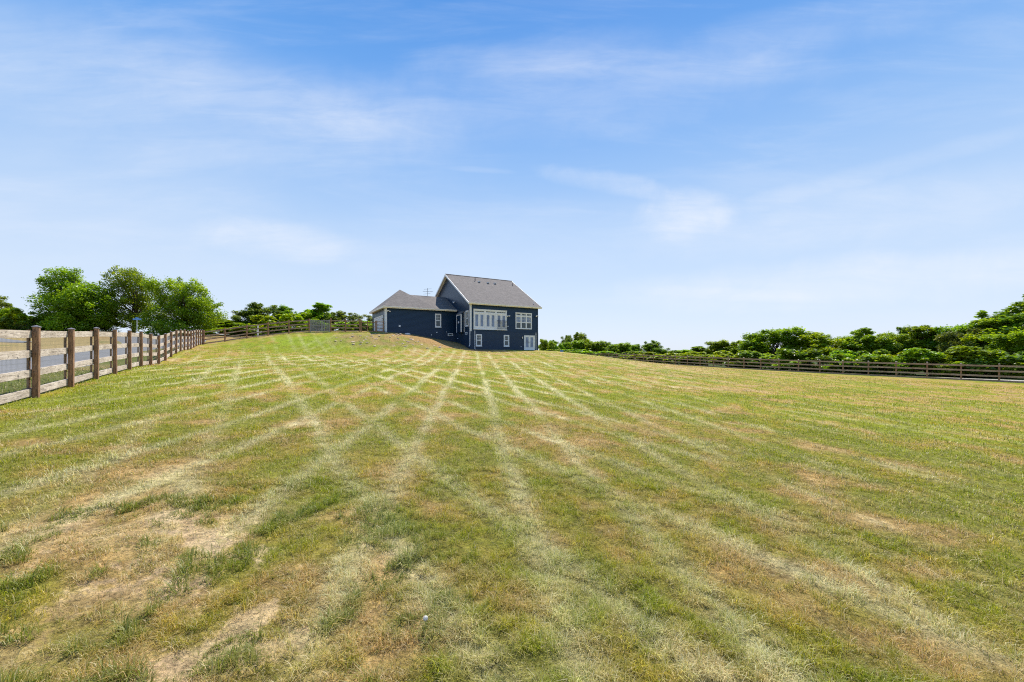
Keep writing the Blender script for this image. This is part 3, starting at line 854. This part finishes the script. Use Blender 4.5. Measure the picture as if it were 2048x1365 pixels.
# aerial above the garage ridge
am = MB(); ax, ay, az = -2.6, 8.9, crz - .1
am.tube([(ax, ay, az), (ax, ay, az + 1.25)], .025, 6)
for dz, l, dx in ((1.1, .55, .0), (.75, .75, .05), (.42, .5, -.1)):
    am.tube([(ax - l + dx, ay, az + dz - .08), (ax + l + dx, ay, az + dz + .10)], .014, 5)
for k in range(-3, 4): am.tube([(ax + k * .2, ay - .25, az + .75), (ax + k * .2, ay + .25, az + .77)], .01, 4)
am.build('tv_aerial', M_DARK, groof)


# ---------------------------------------------------------------- fences
def fence(name, P, Hs, board_z, side, label, bh=.16, post=.10, span=2, rail=M_RAIL_LIT, battens=False, mesh_bays=0, caps=True, zoff=None, skip=()):
    """P: post feet; boards are nailed to one side of the posts"""
    root = empty(name, (P[0][0], P[0][1], float(gz(P[0][0], P[0][1]))), 0, label=label, cat='fence')
    o0 = root.location.copy()
    n = len(P); pts = [Vector((x, y, float(gz(x, y)))) for x, y in P]
    dirs = [(pts[min(i + 1, n - 1)] - pts[max(i - 1, 0)]) for i in range(n)]
    rr = random.Random(name)
    for i, p in enumerate(pts):
        d = Vector((dirs[i].x, dirs[i].y, 0)).normalized(); ang = math.atan2(d.y, d.x)
        h = Hs + rr.uniform(-.02, .03)
        mb = MB(); s = post / 2; b = s * .98
        mb.box(-s, s, -s, s, -.25, h)
        po = mb.build('post', M_POST, root); po.location = p - o0; po.rotation_euler = (rr.uniform(-.008, .008), rr.uniform(-.008, .008), ang)
        if caps:
            c = MB(); q = s + .012; c.box(-q, q, -q, q, h + .001, h + .018); c.add([(-q, -q, h + .018), (q, -q, h + .018), (q, q, h + .018), (-q, q, h + .018), (0, 0, h + .05)], [(0, 1, 4), (1, 2, 4), (2, 3, 4), (3, 0, 4)])
            c.build('post_cap', M_CAP, po)
        if battens:
            bt = MB(); y0 = side * (s + .045); y1 = side * (s + .075); bt.box(-.05, .05, min(y0, y1), max(y0, y1), .02, h - .06)
            bo_ = bt.build('batten', M_POST, root); bo_.location = po.location; bo_.rotation_euler = (0, 0, ang)
    for i in range(0, n - 1, span):
        j = min(i + span, n - 1)
        if i in skip: continue
        for bz in board_z:
            mb = MB(); prev = None; sub = pts[i:j + 1]; off = post / 2 + .004; th = .036
            jz = rr.uniform(-.008, .008)
            L = Vector((sub[-1].x - sub[0].x, sub[-1].y - sub[0].y, 0)).normalized(); nn = Vector((-L.y, L.x, 0)) * side
            for k, p in enumerate(sub):
                g_ = L * (.003 if k == 0 else (-.003 if k == len(sub) - 1 else 0))
                a = p + nn * off + g_; c_ = p + nn * (off + th) + g_
                ring = [(a.x, a.y, p.z + bz + jz), (c_.x, c_.y, p.z + bz + jz), (c_.x, c_.y, p.z + bz + bh + jz), (a.x, a.y, p.z + bz + bh + jz)]
                ring = [tuple(Vector(r_) - o0 - (sub[0] - o0)) for r_ in ring]
                # rotate into the board's own frame so that the grain runs along it
                ca, sa = L.x, L.y
                ring = [(x * ca + y * sa, -x * sa + y * ca, z) for x, y, z in ring]
                b_ = len(mb.v); mb.v += ring
                if prev is not None:
                    for q in range(4): mb.f.append((prev + q, prev + (q + 1) % 4, b_ + (q + 1) % 4, b_ + q))
                else: mb.f.append((b_ + 3, b_ + 2, b_ + 1, b_))
                prev = b_
            mb.f.append((prev, prev + 1, prev + 2, prev + 3))
            bo_ = mb.build('board', rail, root); bo_.location = sub[0] - o0; bo_.rotation_euler = (0, 0, math.atan2(L.y, L.x))
    for i in range(mesh_bays):
        a, b = pts[i], pts[i + 1]; L = (b - a); nn = Vector((-L.y, L.x, 0)).normalized() * side * (post / 2 + .042)
        mb = MB(); nv = 42
        for k in range(nv + 1):
            p = a + L * (k / nv) + nn - a; mb.tube([p + Vector((0, 0, .03)), p + Vector((0, 0, Hs - .14))], .0013, 3, False)
        for k in range(15):
            z = .04 + k * .095
            mb.tube([nn + Vector((0, 0, z)), nn + L * .5 + Vector((0, 0, z + rr.uniform(-.012, .012))), nn + L + Vector((0, 0, z))], .0016, 3, False)
        mo = mb.build('wire_mesh', M_WIRE, root); mo.location = a - o0
    return root


LP = [tuple(LF0 + LFD * LF_DY * (k - 2)) for k in range(22)]
fence('board_fence', LP, 1.6, (.055, .48, .92, 1.37), 1, 'long four board timber fence with capped posts running up the left side beside the road', bh=.165, battens=True, mesh_bays=14)
corner = np.array(LP[-1]); gate0 = corner + (GAR - corner) * .555; gate1 = corner + (GAR - corner) * .676; yard = corner + (GAR - corner) * .845
n1 = 5
BP = [tuple(corner + (gate0 - corner) * k / n1) for k in range(1, n1 + 1)]
fence('board_fence', [tuple(corner + (gate0 - corner) * .012)] + BP, 1.55, (.06, .47, .89, 1.32), 1, 'brown board fence climbing the rise from the corner post to the grey lattice gate', rail=M_RAIL_SHADE, span=1, caps=False, bh=.13, post=.11)
fence('board_fence', [tuple(gate1), tuple(gate1 + (yard - gate1) * .5), tuple(yard)], 1.6, (.06, .45, .85, 1.28), 1, 'short brown board fence between the grey lattice gate and the narrow wire gate', rail=M_RAIL_SHADE, span=1, caps=False, bh=.13, post=.12)
yg = corner + (GAR - corner) * .945; gl = corner + (GAR - corner) * 1.0 + np.array([-.22, -.25])
fence('board_fence', [tuple(yg), tuple(gl)], 1.35, (.04, .42, .82, 1.20), 1, 'low four board fence panel standing in front of the white garage door', rail=M_RAIL_SHADE, span=1, caps=False, bh=.10, post=.10)

# grey lattice gate
def gate_at(a, b, name, label, cat, h, build):
    a = np.array(a); b = np.array(b); z = float(gz(*a)); zb = float(gz(*b))
    root = empty(name, (a[0], a[1], z), math.atan2(b[1] - a[1], b[0] - a[0]), label=label, cat=cat)
    build(root, float(np.hypot(*(b - a))), h, (zb - z)); return root


def lattice(root, L, h, dz):
    f = MB()
    for z0 in (.06, .70, 1.34): f.box(.10, L - .10, -.03, .03, z0, z0 + .09)
    f.box(.10, .19, -.032, .032, .02, h); f.box(L - .19, L - .10, -.032, .032, .02, h); f.build('gate_frame', M_LATT, root)
    rr = random.Random(4); k = 0; x = .20
    s = MB()
    while x < L - .26:
        w_ = rr.uniform(.05, .11); s.box(x, x + w_, -.055, -.0325, .08 + rr.uniform(0, .06), h - rr.uniform(.0, .12)); x += w_ + rr.uniform(.04, .11)
    for r0, r1 in ((.15, .70), (.79, 1.34)):
        for q in range(10):
            xa = .2 + (L - .5) * q / 10; c = .035
            s.add([(xa, .034, r0), (xa + c, .034, r0), (xa + .24 + c, .034, r1), (xa + .24, .034, r1), (xa, .05, r0), (xa + c, .05, r0), (xa + .24 + c, .05, r1), (xa + .24, .05, r1)], [(0, 1, 2, 3), (7, 6, 5, 4), (0, 4, 5, 1), (1, 5, 6, 2), (2, 6, 7, 3), (3, 7, 4, 0)])
    s.build('lattice_panel', M_LATT, root)


gate_at(gate0, gate1, 'lattice_gate', 'weathered grey lattice gate between brown posts at the top of the rise', 'gate', 1.5, lattice)


def wiregate(root, L, h, dz):
    f = MB()
    f.box(.10, .20, -.04, .04, .0, h); f.box(L * .42, L * .42 + .09, -.04, .04, .05, h - .1); f.box(L - .20, L - .10, -.04, .04, .05, h - .05)
    for z0 in (.08, .60, 1.15): f.box(.2, L - .2, -.025, .025, z0, z0 + .08)
    f.build('gate_frame', M_POST, root)
    w_ = MB()
    for k in range(22): x = .22 + (L - .44) * k / 21; w_.tube([(x, .03, .05), (x, .03, h - .2)], .003, 3, False)
    w_.build('wire_mesh', M_WIRE, root)


gate_at(yard, yg, 'wire_gate', 'narrow brown framed wire gate next to the garage corner', 'gate', 1.45, wiregate)

RP = [tuple(RF0 + RFD * RF_DY * (k - 2)) for k in range(30)]
fence('board_fence', RP, 1.52, (.0, .40, .86, 1.30), 1, 'long brown four board fence below the line of trees on the right', rail=M_RAIL_SHADE, caps=True, bh=.15, post=.10)
# ---------------------------------------------------------------- trees and shrubs
LEAFC = {'mid': ((.15, .255, .011), (.37, .52, .020)), 'dark': ((.11, .20, .016), (.28, .40, .025)),
         'lime': ((.22, .32, .008), (.46, .54, .012)), 'olive': ((.11, .16, .028), (.24, .31, .05))}


def crown_mesh(name, seed, w, h, z0, tone, nleaf, nclump, leaf, open_=.0, shape=None, csize=1.):
    """leaves in uneven clumps carried by limbs; returns crown mesh data and clump centres"""
    r = np.random.default_rng(seed)
    C = []; tries = 0
    lobes = shape or [(0, 0, .55, .5, .5)]
    while len(C) < nclump and tries < 20000:
        tries += 1
        lo = lobes[r.integers(len(lobes))]           # x, y, z centre and radii (fraction of w / h)
        v = r.normal(size=3); v /= np.linalg.norm(v); rad_ = r.uniform(.35, 1.0) ** .6
        p = np.array([lo[0] * w, lo[1] * w, z0 + lo[2] * h]) + v * rad_ * np.array([lo[3] * w, lo[3] * w, lo[4] * h])
        s = r.uniform(.5, 1.3) * min(w, h) * .135 * csize
        if r.random() < .16: p = p + v * np.array([w, w, h]) * r.uniform(.02, .09); s *= .55      # sprays standing out of the outline
        if p[2] < z0 * .9: continue
        if all(np.linalg.norm(p - q[0]) > (.75 + open_) * .5 * (s + q[1]) for q in C): C.append((p, s))
    wt = np.array([c[1] ** 2 for c in C]); cnt = (wt / wt.sum() * nleaf).astype(int)
    Ps, Cs = [], []
    c0, c1 = np.array(LEAFC[tone][0]), np.array(LEAFC[tone][1])
    for (p, s), n in zip(C, cnt):
        v = r.normal(size=(n, 3)); v /= np.linalg.norm(v, axis=1)[:, None]
        rr = s * (r.random(n) ** .42) * r.uniform(.7, 1.28, n)
        q = p + v * rr[:, None] * np.array([1.08, 1.08, .92])
        q[:, 2] -= .10 * np.hypot(q[:, 0] - p[0], q[:, 1] - p[1])
        t = np.clip(r.random() * .7 + r.normal(0, .16, n), 0, 1)
        Ps.append(q); Cs.append(c0 + (c1 - c0) * t[:, None])
    P = np.concatenate(Ps); K = np.concatenate(Cs) * r.uniform(.8, 1.2, (len(P), 1)); n = len(P)
    a = r.normal(size=(n, 3)); a[:, 2] *= .45; a /= np.linalg.norm(a, axis=1)[:, None]
    up = r.normal(size=(n, 3)) * .55 + np.array([0, 0, 1.]); b = np.cross(up, a); b /= np.linalg.norm(b, axis=1)[:, None]
    L = leaf * r.uniform(.6, 1.35, n)[:, None]
    V = np.stack([P - a * L * .5, P + b * L * .34, P + a * L * .55 - np.array([0, 0, .12]) * L, P - b * L * .34], 1).reshape(-1, 3)
    F = np.arange(4 * n).reshape(-1, 4)
    return npmesh(name, V, F, False, {'tint': np.repeat(K, 4, 0)}), C


def trunk_mesh(seed, C, w, h, z0, tr, every=1):
    rr = random.Random(seed); m = MB(); fork = max(.5, z0 * 1.05)
    k = 2 if w > 4 else 1
    stems = []
    for i in range(k):
        a = rr.uniform(0, 6.28); top = Vector((math.cos(a) * w * .10 * (k - 1), math.sin(a) * w * .10 * (k - 1), z0 + h * .55))
        pts = [Vector((0.12 * i, 0, -.3)), Vector((.12 * i, .02, fork)), Vector((top.x * .5, top.y * .5, (fork + top.z) / 2)), top]
        m.tube(pts, [tr * 1.25, tr * .85, tr * .55, tr * .15], 7); stems.append(pts)
    for j, (p, s) in enumerate(C):
        if j % every: continue
        st = stems[j % k]; e = Vector(p)
        t = min(max((e.z - fork) / max(h, .1) * .9, .02), .85)
        q = t * 2; a = st[1].lerp(st[2], min(q, 1)) if q < 1 else st[2].lerp(st[3], q - 1)
        mid = a.lerp(e, .5) + Vector((rr.uniform(-.1, .1), rr.uniform(-.1, .1), .08)) * s
        m.tube([a, mid, e], [tr * .26, tr * .16, tr * .04], 5, False)
    return m


PROTO = {}


def proto(key, seed, w, h, z0, tone, nleaf, nclump, leaf, open_=0., shape=None, tr=.14, every=1, csize=1.):
    cm, C = crown_mesh('crown', seed, w, h, z0, tone, nleaf, nclump, leaf, open_, shape, csize)
    tb = trunk_mesh(seed, C, w, h, z0, tr, every)
    tm = bpy.data.meshes.new('trunk'); tm.from_pydata(tb.v, [], tb.f); tm.update(); tm.materials.append(M_BARK); cm.materials.append(M_LEAF)
    co = np.empty(len(cm.vertices) * 3, np.float32); cm.vertices.foreach_get('co', co); co = co.reshape(-1, 3)
    lo_, hi_ = np.percentile(co[:, 0], (.7, 99.3)); PROTO[key] = (cm, tm, (hi_ - lo_) / 1.04, float(np.percentile(co[:, 2], 99.7)))


RND = [(0, 0, .52, .50, .46), (.18, .05, .66, .26, .30), (-.20, 0, .45, .28, .3)]
proto('A', 1, 6.0, 6.0, 1.0, 'mid', 17250, 71, .24, 0.14, RND, csize=.8)
proto('B', 2, 6.0, 6.0, 1.2, 'mid', 14949, 62, .24, 0.26, [(0, 0, .5, .5, .42), (-.15, .1, .75, .25, .22), (.25, 0, .4, .25, .35)], csize=.8)
proto('C', 3, 6.0, 6.0, 1.0, 'dark', 16099, 68, .24, 0.19, RND, csize=.8)
proto('D', 4, 6.0, 6.0, 1.0, 'olive', 12649, 55, .23, 0.36, [(0, 0, .5, .5, .46), (.2, 0, .8, .15, .16)], csize=.8)
proto('L', 5, 5.0, 3.2, .3, 'lime', 10000, 34, .22, .0, [(0, 0, .45, .5, .45), (.25, 0, .5, .25, .45), (-.25, .1, .4, .25, .5)], .06)
proto('S', 6, 5.0, 3.4, .2, 'mid', 11000, 36, .22, .0, [(0, 0, .42, .52, .46), (-.2, 0, .6, .25, .4)], .06)
proto('K', 7, 5.0, 3.4, .1, 'dark', 12000, 36, .23, .0, [(0, 0, .40, .55, .5)], .06)
proto('Y', 8, 3.2, 4.4, .8, 'olive', 2600, 22, .20, .45, [(0, 0, .5, .45, .5)], .05)


def tree(key, pxc, top, wpx, d, label, name='tree', cat='tree', group=None, ang=None, wscale=1.):
    """stand a tree where the ray of a photo column meets depth d, scaled to its real size there"""
    cm, tm, w, h = PROTO[key]; x = (pxc - 1024) / 760 * d; zb = float(gz(x, d)); H = (700 - top) / 760 * d + CAMZ - zb + .1
    sxy = wpx / 760 * d / w * wscale; sz = H / h
    root = empty(name, (x, d, zb), ang if ang is not None else random.uniform(0, 6.28), label=label, cat=cat, group=group)
    c = link('crown', cm, None, root); t = link('trunk', tm, None, root)
    for o in (c, t): o.scale = (sxy, sxy, sz)
    return root


proto('E', 9, 5.0, 7.2, .9, 'mid', 16099, 80, .24, 0.24, [(-.12, 0, .82, .20, .16), (0, 0, .45, .42, .36), (.24, 0, .62, .18, .2), (-.3, .1, .4, .2, .2)], csize=.8)
proto('F', 10, 7.0, 5.6, .9, 'dark', 14949, 77, .24, 0.34, [(-.25, 0, .5, .28, .36), (.22, .1, .68, .26, .28), (0, -.1, .35, .45, .25), (.0, 0, .92, .10, .10)], csize=.8)
proto('G', 11, 6.0, 6.6, .9, 'lime', 13799, 68, .24, 0.29, [(.10, 0, .75, .26, .22), (-.1, 0, .42, .44, .32)], csize=.8)
# three big trees beyond the road on the left
proto('H1', 21, 9.6, 9.3, .15, 'mid', 48000, 190, .22, .22, [(-.05, 0, .12, .44, .16), (.06, 0, .42, .40, .34), (-.22, 0, .80, .20, .17), (-.20, 0, .60, .20, .2), (.02, 0, .24, .44, .26), (.28, 0, .38, .16, .22)], .24, 1, .76)
proto('H2', 22, 8.6, 9.2, .4, 'mid', 20000, 120, .22, .45, [(-.14, 0, .80, .28, .18), (-.12, 0, .5, .34, .36), (.14, 0, .62, .24, .24), (.05, 0, .3, .42, .3)], .26, 1, .74)
proto('H3', 23, 10.4, 8.4, .2, 'mid', 40000, 175, .22, .34, [(-.05, 0, .12, .46, .16), (-.18, 0, .70, .30, .28), (.08, .05, .52, .32, .34), (.32, 0, .34, .18, .26), (0, 0, .28, .46, .28)], .26, 1, .76)
tree('H1', 156, 541, 120, 58, 'full green tree at left of the three beyond the road, with a pointed top', ang=0.0)
tree('H2', 266, 538, 86, 62, 'tallest open crowned green tree behind the small blue street sign', ang=0.0)
tree('H3', 366, 560, 124, 60, 'broad dense green tree at the right end of the big trees, near the fence corner', ang=0.0)
sg = 'shrubs along the far side of the road'
tree('K', 92, 632, 62, 57, 'dark green shrub pressed against the foot of the leftmost big tree', 'shrub', 'shrub', sg)
tree('L', 60, 622, 62, 56, 'lime green shrub left of the dark shrub beyond the road', 'shrub', 'shrub', sg)
tree('K', 48, 636, 60, 54, 'low dark shrub under the lime green shrub behind the first fence post', 'shrub', 'shrub', sg)
tree('L', 8, 622, 70, 58, 'yellow green shrub at the left edge above the pale fence boards', 'shrub', 'shrub', sg)
tree('C', 27, 611, 26, 84, 'small dark distant tree showing behind the yellow green shrubs', 'tree', 'tree')
tree('D', -38, 585, 84, 62, 'sparse tree mostly out of frame at the left edge')
tree('S', 210, 640, 62, 60, 'green shrub filling the gap between the first two big trees', 'shrub', 'shrub', sg)

# trees behind the back fence, left of the garage
bg_ = 'trees behind the back fence'
for a in (('A', 462, 640, 66, 78, 'low green round tree behind the fence corner, first of the group left of the garage'),
          ('D', 500, 620, 62, 76, 'sparse olive tree behind the back fence, over the first long bay'),
          ('D', 528, 609, 66, 78, 'tallest dull olive tree of the group behind the back fence'),
          ('F', 566, 614, 66, 80, 'dark tree behind the lime green bush at the back fence'),
          ('S', 500, 646, 110, 74, 'wide low shrub behind the lower boards of the back fence'),
          ('E', 636, 609, 70, 68, 'green pointed tree rising behind the grey lattice gate'),
          ('Y', 668, 624, 40, 66, 'thin pale young tree just right of the grey lattice gate'),
          ('D', 694, 626, 52, 68, 'thin olive tree behind the short board fence'),
          ('Y', 729, 630, 36, 66, 'small sparse tree beside the narrow wire gate'),
          ('Y', 748, 640, 22, 70, 'very small sparse tree close to the garage eave')):
    tree(*a, group=bg_)
for a in (('L', 562, 628, 74, 64, 'bright lime bush showing through the middle of the back fence'),
          ('L', 606, 626, 66, 63, 'bright lime bush directly left of the grey lattice gate'),
          ('S', 466, 656, 84, 58, 'green bush low behind the first long bay of the back fence'),
          ('K', 524, 652, 92, 58, 'dark bush low behind the white marker post'),
          ('K', 590, 648, 66, 60, 'dark bush between the two bright lime bushes'),
          ('K', 690, 652, 70, 58, 'dark bush low behind the short board fence'),
          ('S', 652, 644, 60, 62, 'green bush behind the grey lattice gate'),
          ('S', 698, 642, 80, 62, 'green bush standing higher than the dark one behind the short board fence'),
          ('S', 738, 646, 44, 62, 'low bush behind the narrow wire gate')):
    tree(*a, 'bush', 'bush', 'bushes behind the back fence')

# row of far trees right of the house, then the tree line beyond the long fence
rg = 'trees of the far row right of the house'
far_ = (('B', 1092, 680, 30, 92, 'small green tree peeping out at the right wall of the house'), ('S', 1112, 682, 34, 96, 'low green tree second from the house wall'),
        ('D', 1136, 672, 34, 104, 'sparse tree left of the twin topped crown on the far row'), ('B', 1160, 667, 34, 104, 'tallest thin crown of the far row right of the house'),
        ('A', 1146, 682, 44, 98, 'leafy green tree in front of the two thin crowns of the far row'), ('A', 1186, 684, 44, 98, 'round green tree right of the tallest thin crown'),
        ('C', 1212, 685, 40, 104, 'dark round tree above the white tank'), ('A', 1238, 687, 44, 100, 'green tree right of the dark one above the white tank'),
        ('B', 1264, 690, 34, 104, 'last low green tree before the bright gap in the far row'), ('D', 1276, 693, 22, 112, 'little tree at the edge of the bright gap'))
far_ += (('C', 1100, 684, 44, 118, 'dark tree far behind the first small tree right of the house'), ('C', 1128, 686, 50, 120, 'dark tree far behind the sparse tree of the far row'),
         ('A', 1170, 680, 46, 116, 'green tree far behind the tallest thin crown'), ('A', 1200, 690, 50, 118, 'green tree far behind the round tree of the far row'),
         ('C', 1226, 690, 50, 120, 'dark tree farthest back above the white tank'), ('A', 1252, 693, 44, 118, 'green tree far behind the last low tree before the gap'))
for a in far_: tree(*a, group=rg)
tree('C', 1311, 683, 46, 96, 'lone dark round tree standing in the bright gap of the far row', group=rg)
rg = 'trees beyond the long right fence'
line = (('A', 1334, 704, 46, 118, 'green tree far back just right of the lone dark tree'), ('C', 1362, 702, 50, 120, 'dark tree far back in the dip of the tree line'), ('A', 1392, 699, 50, 118, 'green tree far back at the right end of the dip'), ('B', 1345, 702, 40, 98, 'low green tree right of the lone dark tree'), ('A', 1374, 701, 44, 100, 'low tree in the dip of the tree line'),
        ('E', 1404, 694, 44, 96, 'dark low tree where the tree line begins to rise'), ('A', 1438, 683, 52, 90, 'green tree stepping up before the big dome shaped tree'),
        ('F', 1468, 686, 46, 86, 'dark green tree behind the stepped green one'), ('E', 1498, 672, 56, 82, 'green tree touching the left side of the big dome shaped tree'),
        ('A', 1545, 659, 86, 76, 'big dome shaped green tree, highest of the middle tree line'), ('F', 1590, 675, 44, 80, 'dull olive tree right of the big dome shaped tree'),
        ('G', 1640, 666, 74, 70, 'rounded green tree right of the dip beside the dome shaped tree'), ('B', 1684, 673, 62, 72, 'green tree with a flat top after the rounded one'),
        ('E', 1728, 659, 62, 66, 'loose topped green tree with sky showing in its crown'), ('A', 1772, 668, 66, 64, 'dense green tree after the loose topped one'),
        ('F', 1812, 656, 66, 66, 'darker green tree above the sixth fence post from the right'), ('E', 1856, 654, 70, 62, 'wide green tree above the fifth fence post from the right'),
        ('A', 1900, 652, 72, 60, 'full green tree left of the rising end of the tree line'), ('D', 1930, 660, 60, 56, 'olive tree at the foot of the rising end of the tree line'),
        ('G', 1962, 648, 76, 56, 'green tree starting the climb of the tree line at the right'), ('E', 2004, 634, 90, 54, 'tall green tree second from the right edge'),
        ('C', 2052, 618, 116, 54, 'tallest dark tree at the right edge of the picture'), ('A', 2030, 668, 90, 48, 'bright green tree in front of the tallest one at the right edge'),
        ('B', 2130, 590, 120, 52, 'tree cut off by the right edge'))
for a in line: tree(*a, group=rg, wscale=1.14)
ug = 'undergrowth below the tree line'
und = (('L', 1322, 708, 60, 78, 'lime bush in front of the lone dark tree'), ('L', 1384, 706, 60, 72, 'lime bush between the dip and the long lime bush'), ('S', 1520, 703, 70, 62, 'green bush left of the dark undergrowth under the dome shaped tree'), ('S', 1574, 707, 60, 57, 'green bush low between two dark undergrowth clumps'), ('L', 1290, 706, 80, 73, 'lime bush behind the far end of the long fence'), ('L', 1352, 706, 93, 67, 'lime bush below the low trees of the dip'), ('L', 1412, 704, 93, 63, 'long lime bush left of the dark undergrowth'),
       ('L', 1456, 706, 61, 60, 'small lime bush beneath the stepped green trees'), ('K', 1490, 705, 80, 58, 'dark undergrowth left of the dome shaped tree'), ('K', 1545, 701, 112, 55, 'dark undergrowth right under the dome shaped tree'),
       ('S', 1600, 703, 85, 53, 'green bush between the dome shaped tree and the next'), ('K', 1650, 701, 107, 51, 'dark undergrowth under the rounded tree'), ('S', 1706, 703, 87, 48.5, 'green bush below the flat topped tree'),
       ('K', 1752, 703, 101, 47, 'dark undergrowth below the loose topped tree'), ('L', 1812, 703, 74, 45, 'lime bush low behind the fence, under the darker tree'), ('S', 1860, 699, 98, 43.5, 'green bush between lime bush and dark undergrowth'),
       ('K', 1900, 709, 120, 42.5, 'dark undergrowth under the full green tree'), ('S', 1940, 695, 120, 42, 'high green bush near the right edge'), ('K', 1990, 705, 134, 41, 'dark undergrowth second from the right edge'),
       ('K', 2060, 705, 147, 40, 'dark undergrowth at the right edge'), ('S', 1180, 700, 122, 88, 'green undergrowth under the far row, behind the white tank'), ('S', 1250, 704, 85, 88, 'green undergrowth right of the white tank'),
       ('S', 1122, 700, 61, 86, 'green undergrowth nearest the house on the far row'))
for a in und: tree(*a, 'bush', 'bush', ug)

# ---------------------------------------------------------------- small things
# street sign beyond the road
def at(px_, d): x = (px_ - 1024) / 760 * d; return x, d, float(gz(x, d))
x, y, z = at(274, 45); s = empty('street_sign', (x, y, z), R(12), label='small blue street name sign on a thin grey pole in front of the tall trees', cat='street sign')
top = (700 - 640) / 760 * 45 + CAMZ - z
MB().tube([(0, 0, -.3), (0, 0, top)], .03, 8).build('pole', M_METALW, s)
MB().box(-.42, .42, -.012, .012, top - .02, top + .16).build('sign_blade', M_BLUE, s); MB().box(-.012, .012, -.25, .25, top + .165, top + .26).build('sign_blade', M_BLUE, s)
# white marker post behind the back fence
x, y, z = at(516, 50); p = empty('marker_post', (x, y, z), 0, label='short white marker post standing behind the back fence', cat='post')
MB().tube([(0, 0, -.3), (0, 0, 1.5)], .07, 8).build('post', M_WHITE, p); MB().tube([(0, 0, 1.501), (0, 0, 1.56), (0, 0, 1.6)], [.085, .08, .02], 8).build('cap', M_WHITE, p)
# propane tank beyond the far fence
x, y, z = at(1215, 86); z = float(CAMZ + (700 - 722.6) / 760 * 86); tk = empty('propane_tank', (x, y, z), R(8), label='rounded white tank lying low behind the far fence', cat='tank')
m = MB(); m.tube([(-1.05, 0, .5), (-1.0, 0, .5), (-.85, 0, .5), (.85, 0, .5), (1.0, 0, .5), (1.05, 0, .5)], [.05, .22, .33, .33, .22, .05], 16); m.build('tank_shell', M_WHITE, tk, True)
MB().tube([(0, 0, .8), (0, 0, .93), (0, 0, .97)], [.16, .16, .05], 10).build('valve_dome', M_WHITE, tk)
for sx_ in (-.6, .6): MB().box(sx_ - .06, sx_ + .06, -.25, .25, -.6, .25).build('leg', M_CONC, tk)
# small blue box on the crest right of the house
x, y, z = at(1123.5, 57); b = empty('utility_box', (x, y, z), R(-10), label='small blue box on the crest of the lawn right of the house', cat='box')
MB().box(-.22, .22, -.18, .18, -.1, .36).build('box_body', M_BLUE, b); MB().box(-.24, .24, -.2, .2, .362, .42).build('lid', M_BLUE, b)
# pale lid set in the slope by the garage
x, y = -15.6 + 3.1 * .861, 46.95 + 3.1 * .509 - 1.5
z = float(gz(x, y)); l = empty('well_cover', (x, y, z), 0, label='round pale cover set in the grass slope below the garage wall', cat='cover')
MB().tube([(0, 0, -.3), (0, 0, .08)], .36, 20).build('riser', M_CONC, l); MB().tube([(0, 0, .081), (0, 0, .13), (0, 0, .17)], [.32, .31, .15], 20).build('lid', M_WHITE, l)
# dandelion seed head near the camera
zd = float(CAMZ); k = (851 - 1024) / 760; d = 2.15
x = k * d; z = float(gz(x, d)); dn = empty('dandelion', (x, d, z), 0, label='single white dandelion seed head in the near grass', cat='flower')
hd = .075
MB().tube([(0, 0, -.01), (.004, .002, hd * .5), (0, 0, hd)], .0016, 5).build('stem', M_STALK, dn)
m = MB(); rr = random.Random(3)
for i in range(240):
    v = Vector((rr.gauss(0, 1), rr.gauss(0, 1), rr.gauss(0, 1))).normalized(); c = Vector((0, 0, hd + .006)); e = c + v * .0135 * rr.uniform(.85, 1.05); o = v.orthogonal().normalized() * .0011; q = v.cross(o).normalized() * .0011
    m.add([c + v * .003, e + o, e - o], [(0, 1, 2)]); m.add([e - o * 3, e + q * 3, e + o * 3, e - q * 3], [(0, 1, 2, 3)])
m.build('seed_head', M_SEED, dn)

# stones scattered on the raw bank below the garage
def stone_mesh(seed):
    import bmesh
    bm = bmesh.new(); bmesh.ops.create_icosphere(bm, subdivisions=2, radius=1.); rr = random.Random(seed)
    ks = [(Vector((rr.gauss(0, 1), rr.gauss(0, 1), rr.gauss(0, 1))).normalized(), rr.uniform(.55, .9)) for _ in range(7)]
    for v in bm.verts:
        for nrm, dd_ in ks:
            q = v.co.dot(nrm)
            if q > dd_: v.co -= nrm * (q - dd_)
        v.co *= rr.uniform(.96, 1.04)
    me = bpy.data.meshes.new('stone'); bm.to_mesh(me); bm.free(); me.materials.append(M_STONE); return me


SM = [stone_mesh(i) for i in range(5)]; rr = random.Random(12); cnt = 0
while cnt < 70:
    x = rr.uniform(-21, -7); y = rr.uniform(38.5, 46.8)
    if float(rocky(np.array(x), np.array(y))) < rr.uniform(.25, .9): continue
    if (-(x + 5.23) * .509 + (y - 47.7) * .861) > 3.9: continue
    s = rr.uniform(.07, .19); o = link('stone', SM[cnt % 5]); o.location = (x, y, float(gz(x, y)) + s * .02)
    o.scale = (s * rr.uniform(.9, 1.5), s, s * rr.uniform(.30, .6)); o.rotation_euler = (0, 0, rr.uniform(0, 6)); cnt += 1
    tag(o, 'pale stone lying loose on the bare bank below the garage', 'stone', 'pale stones on the bank')
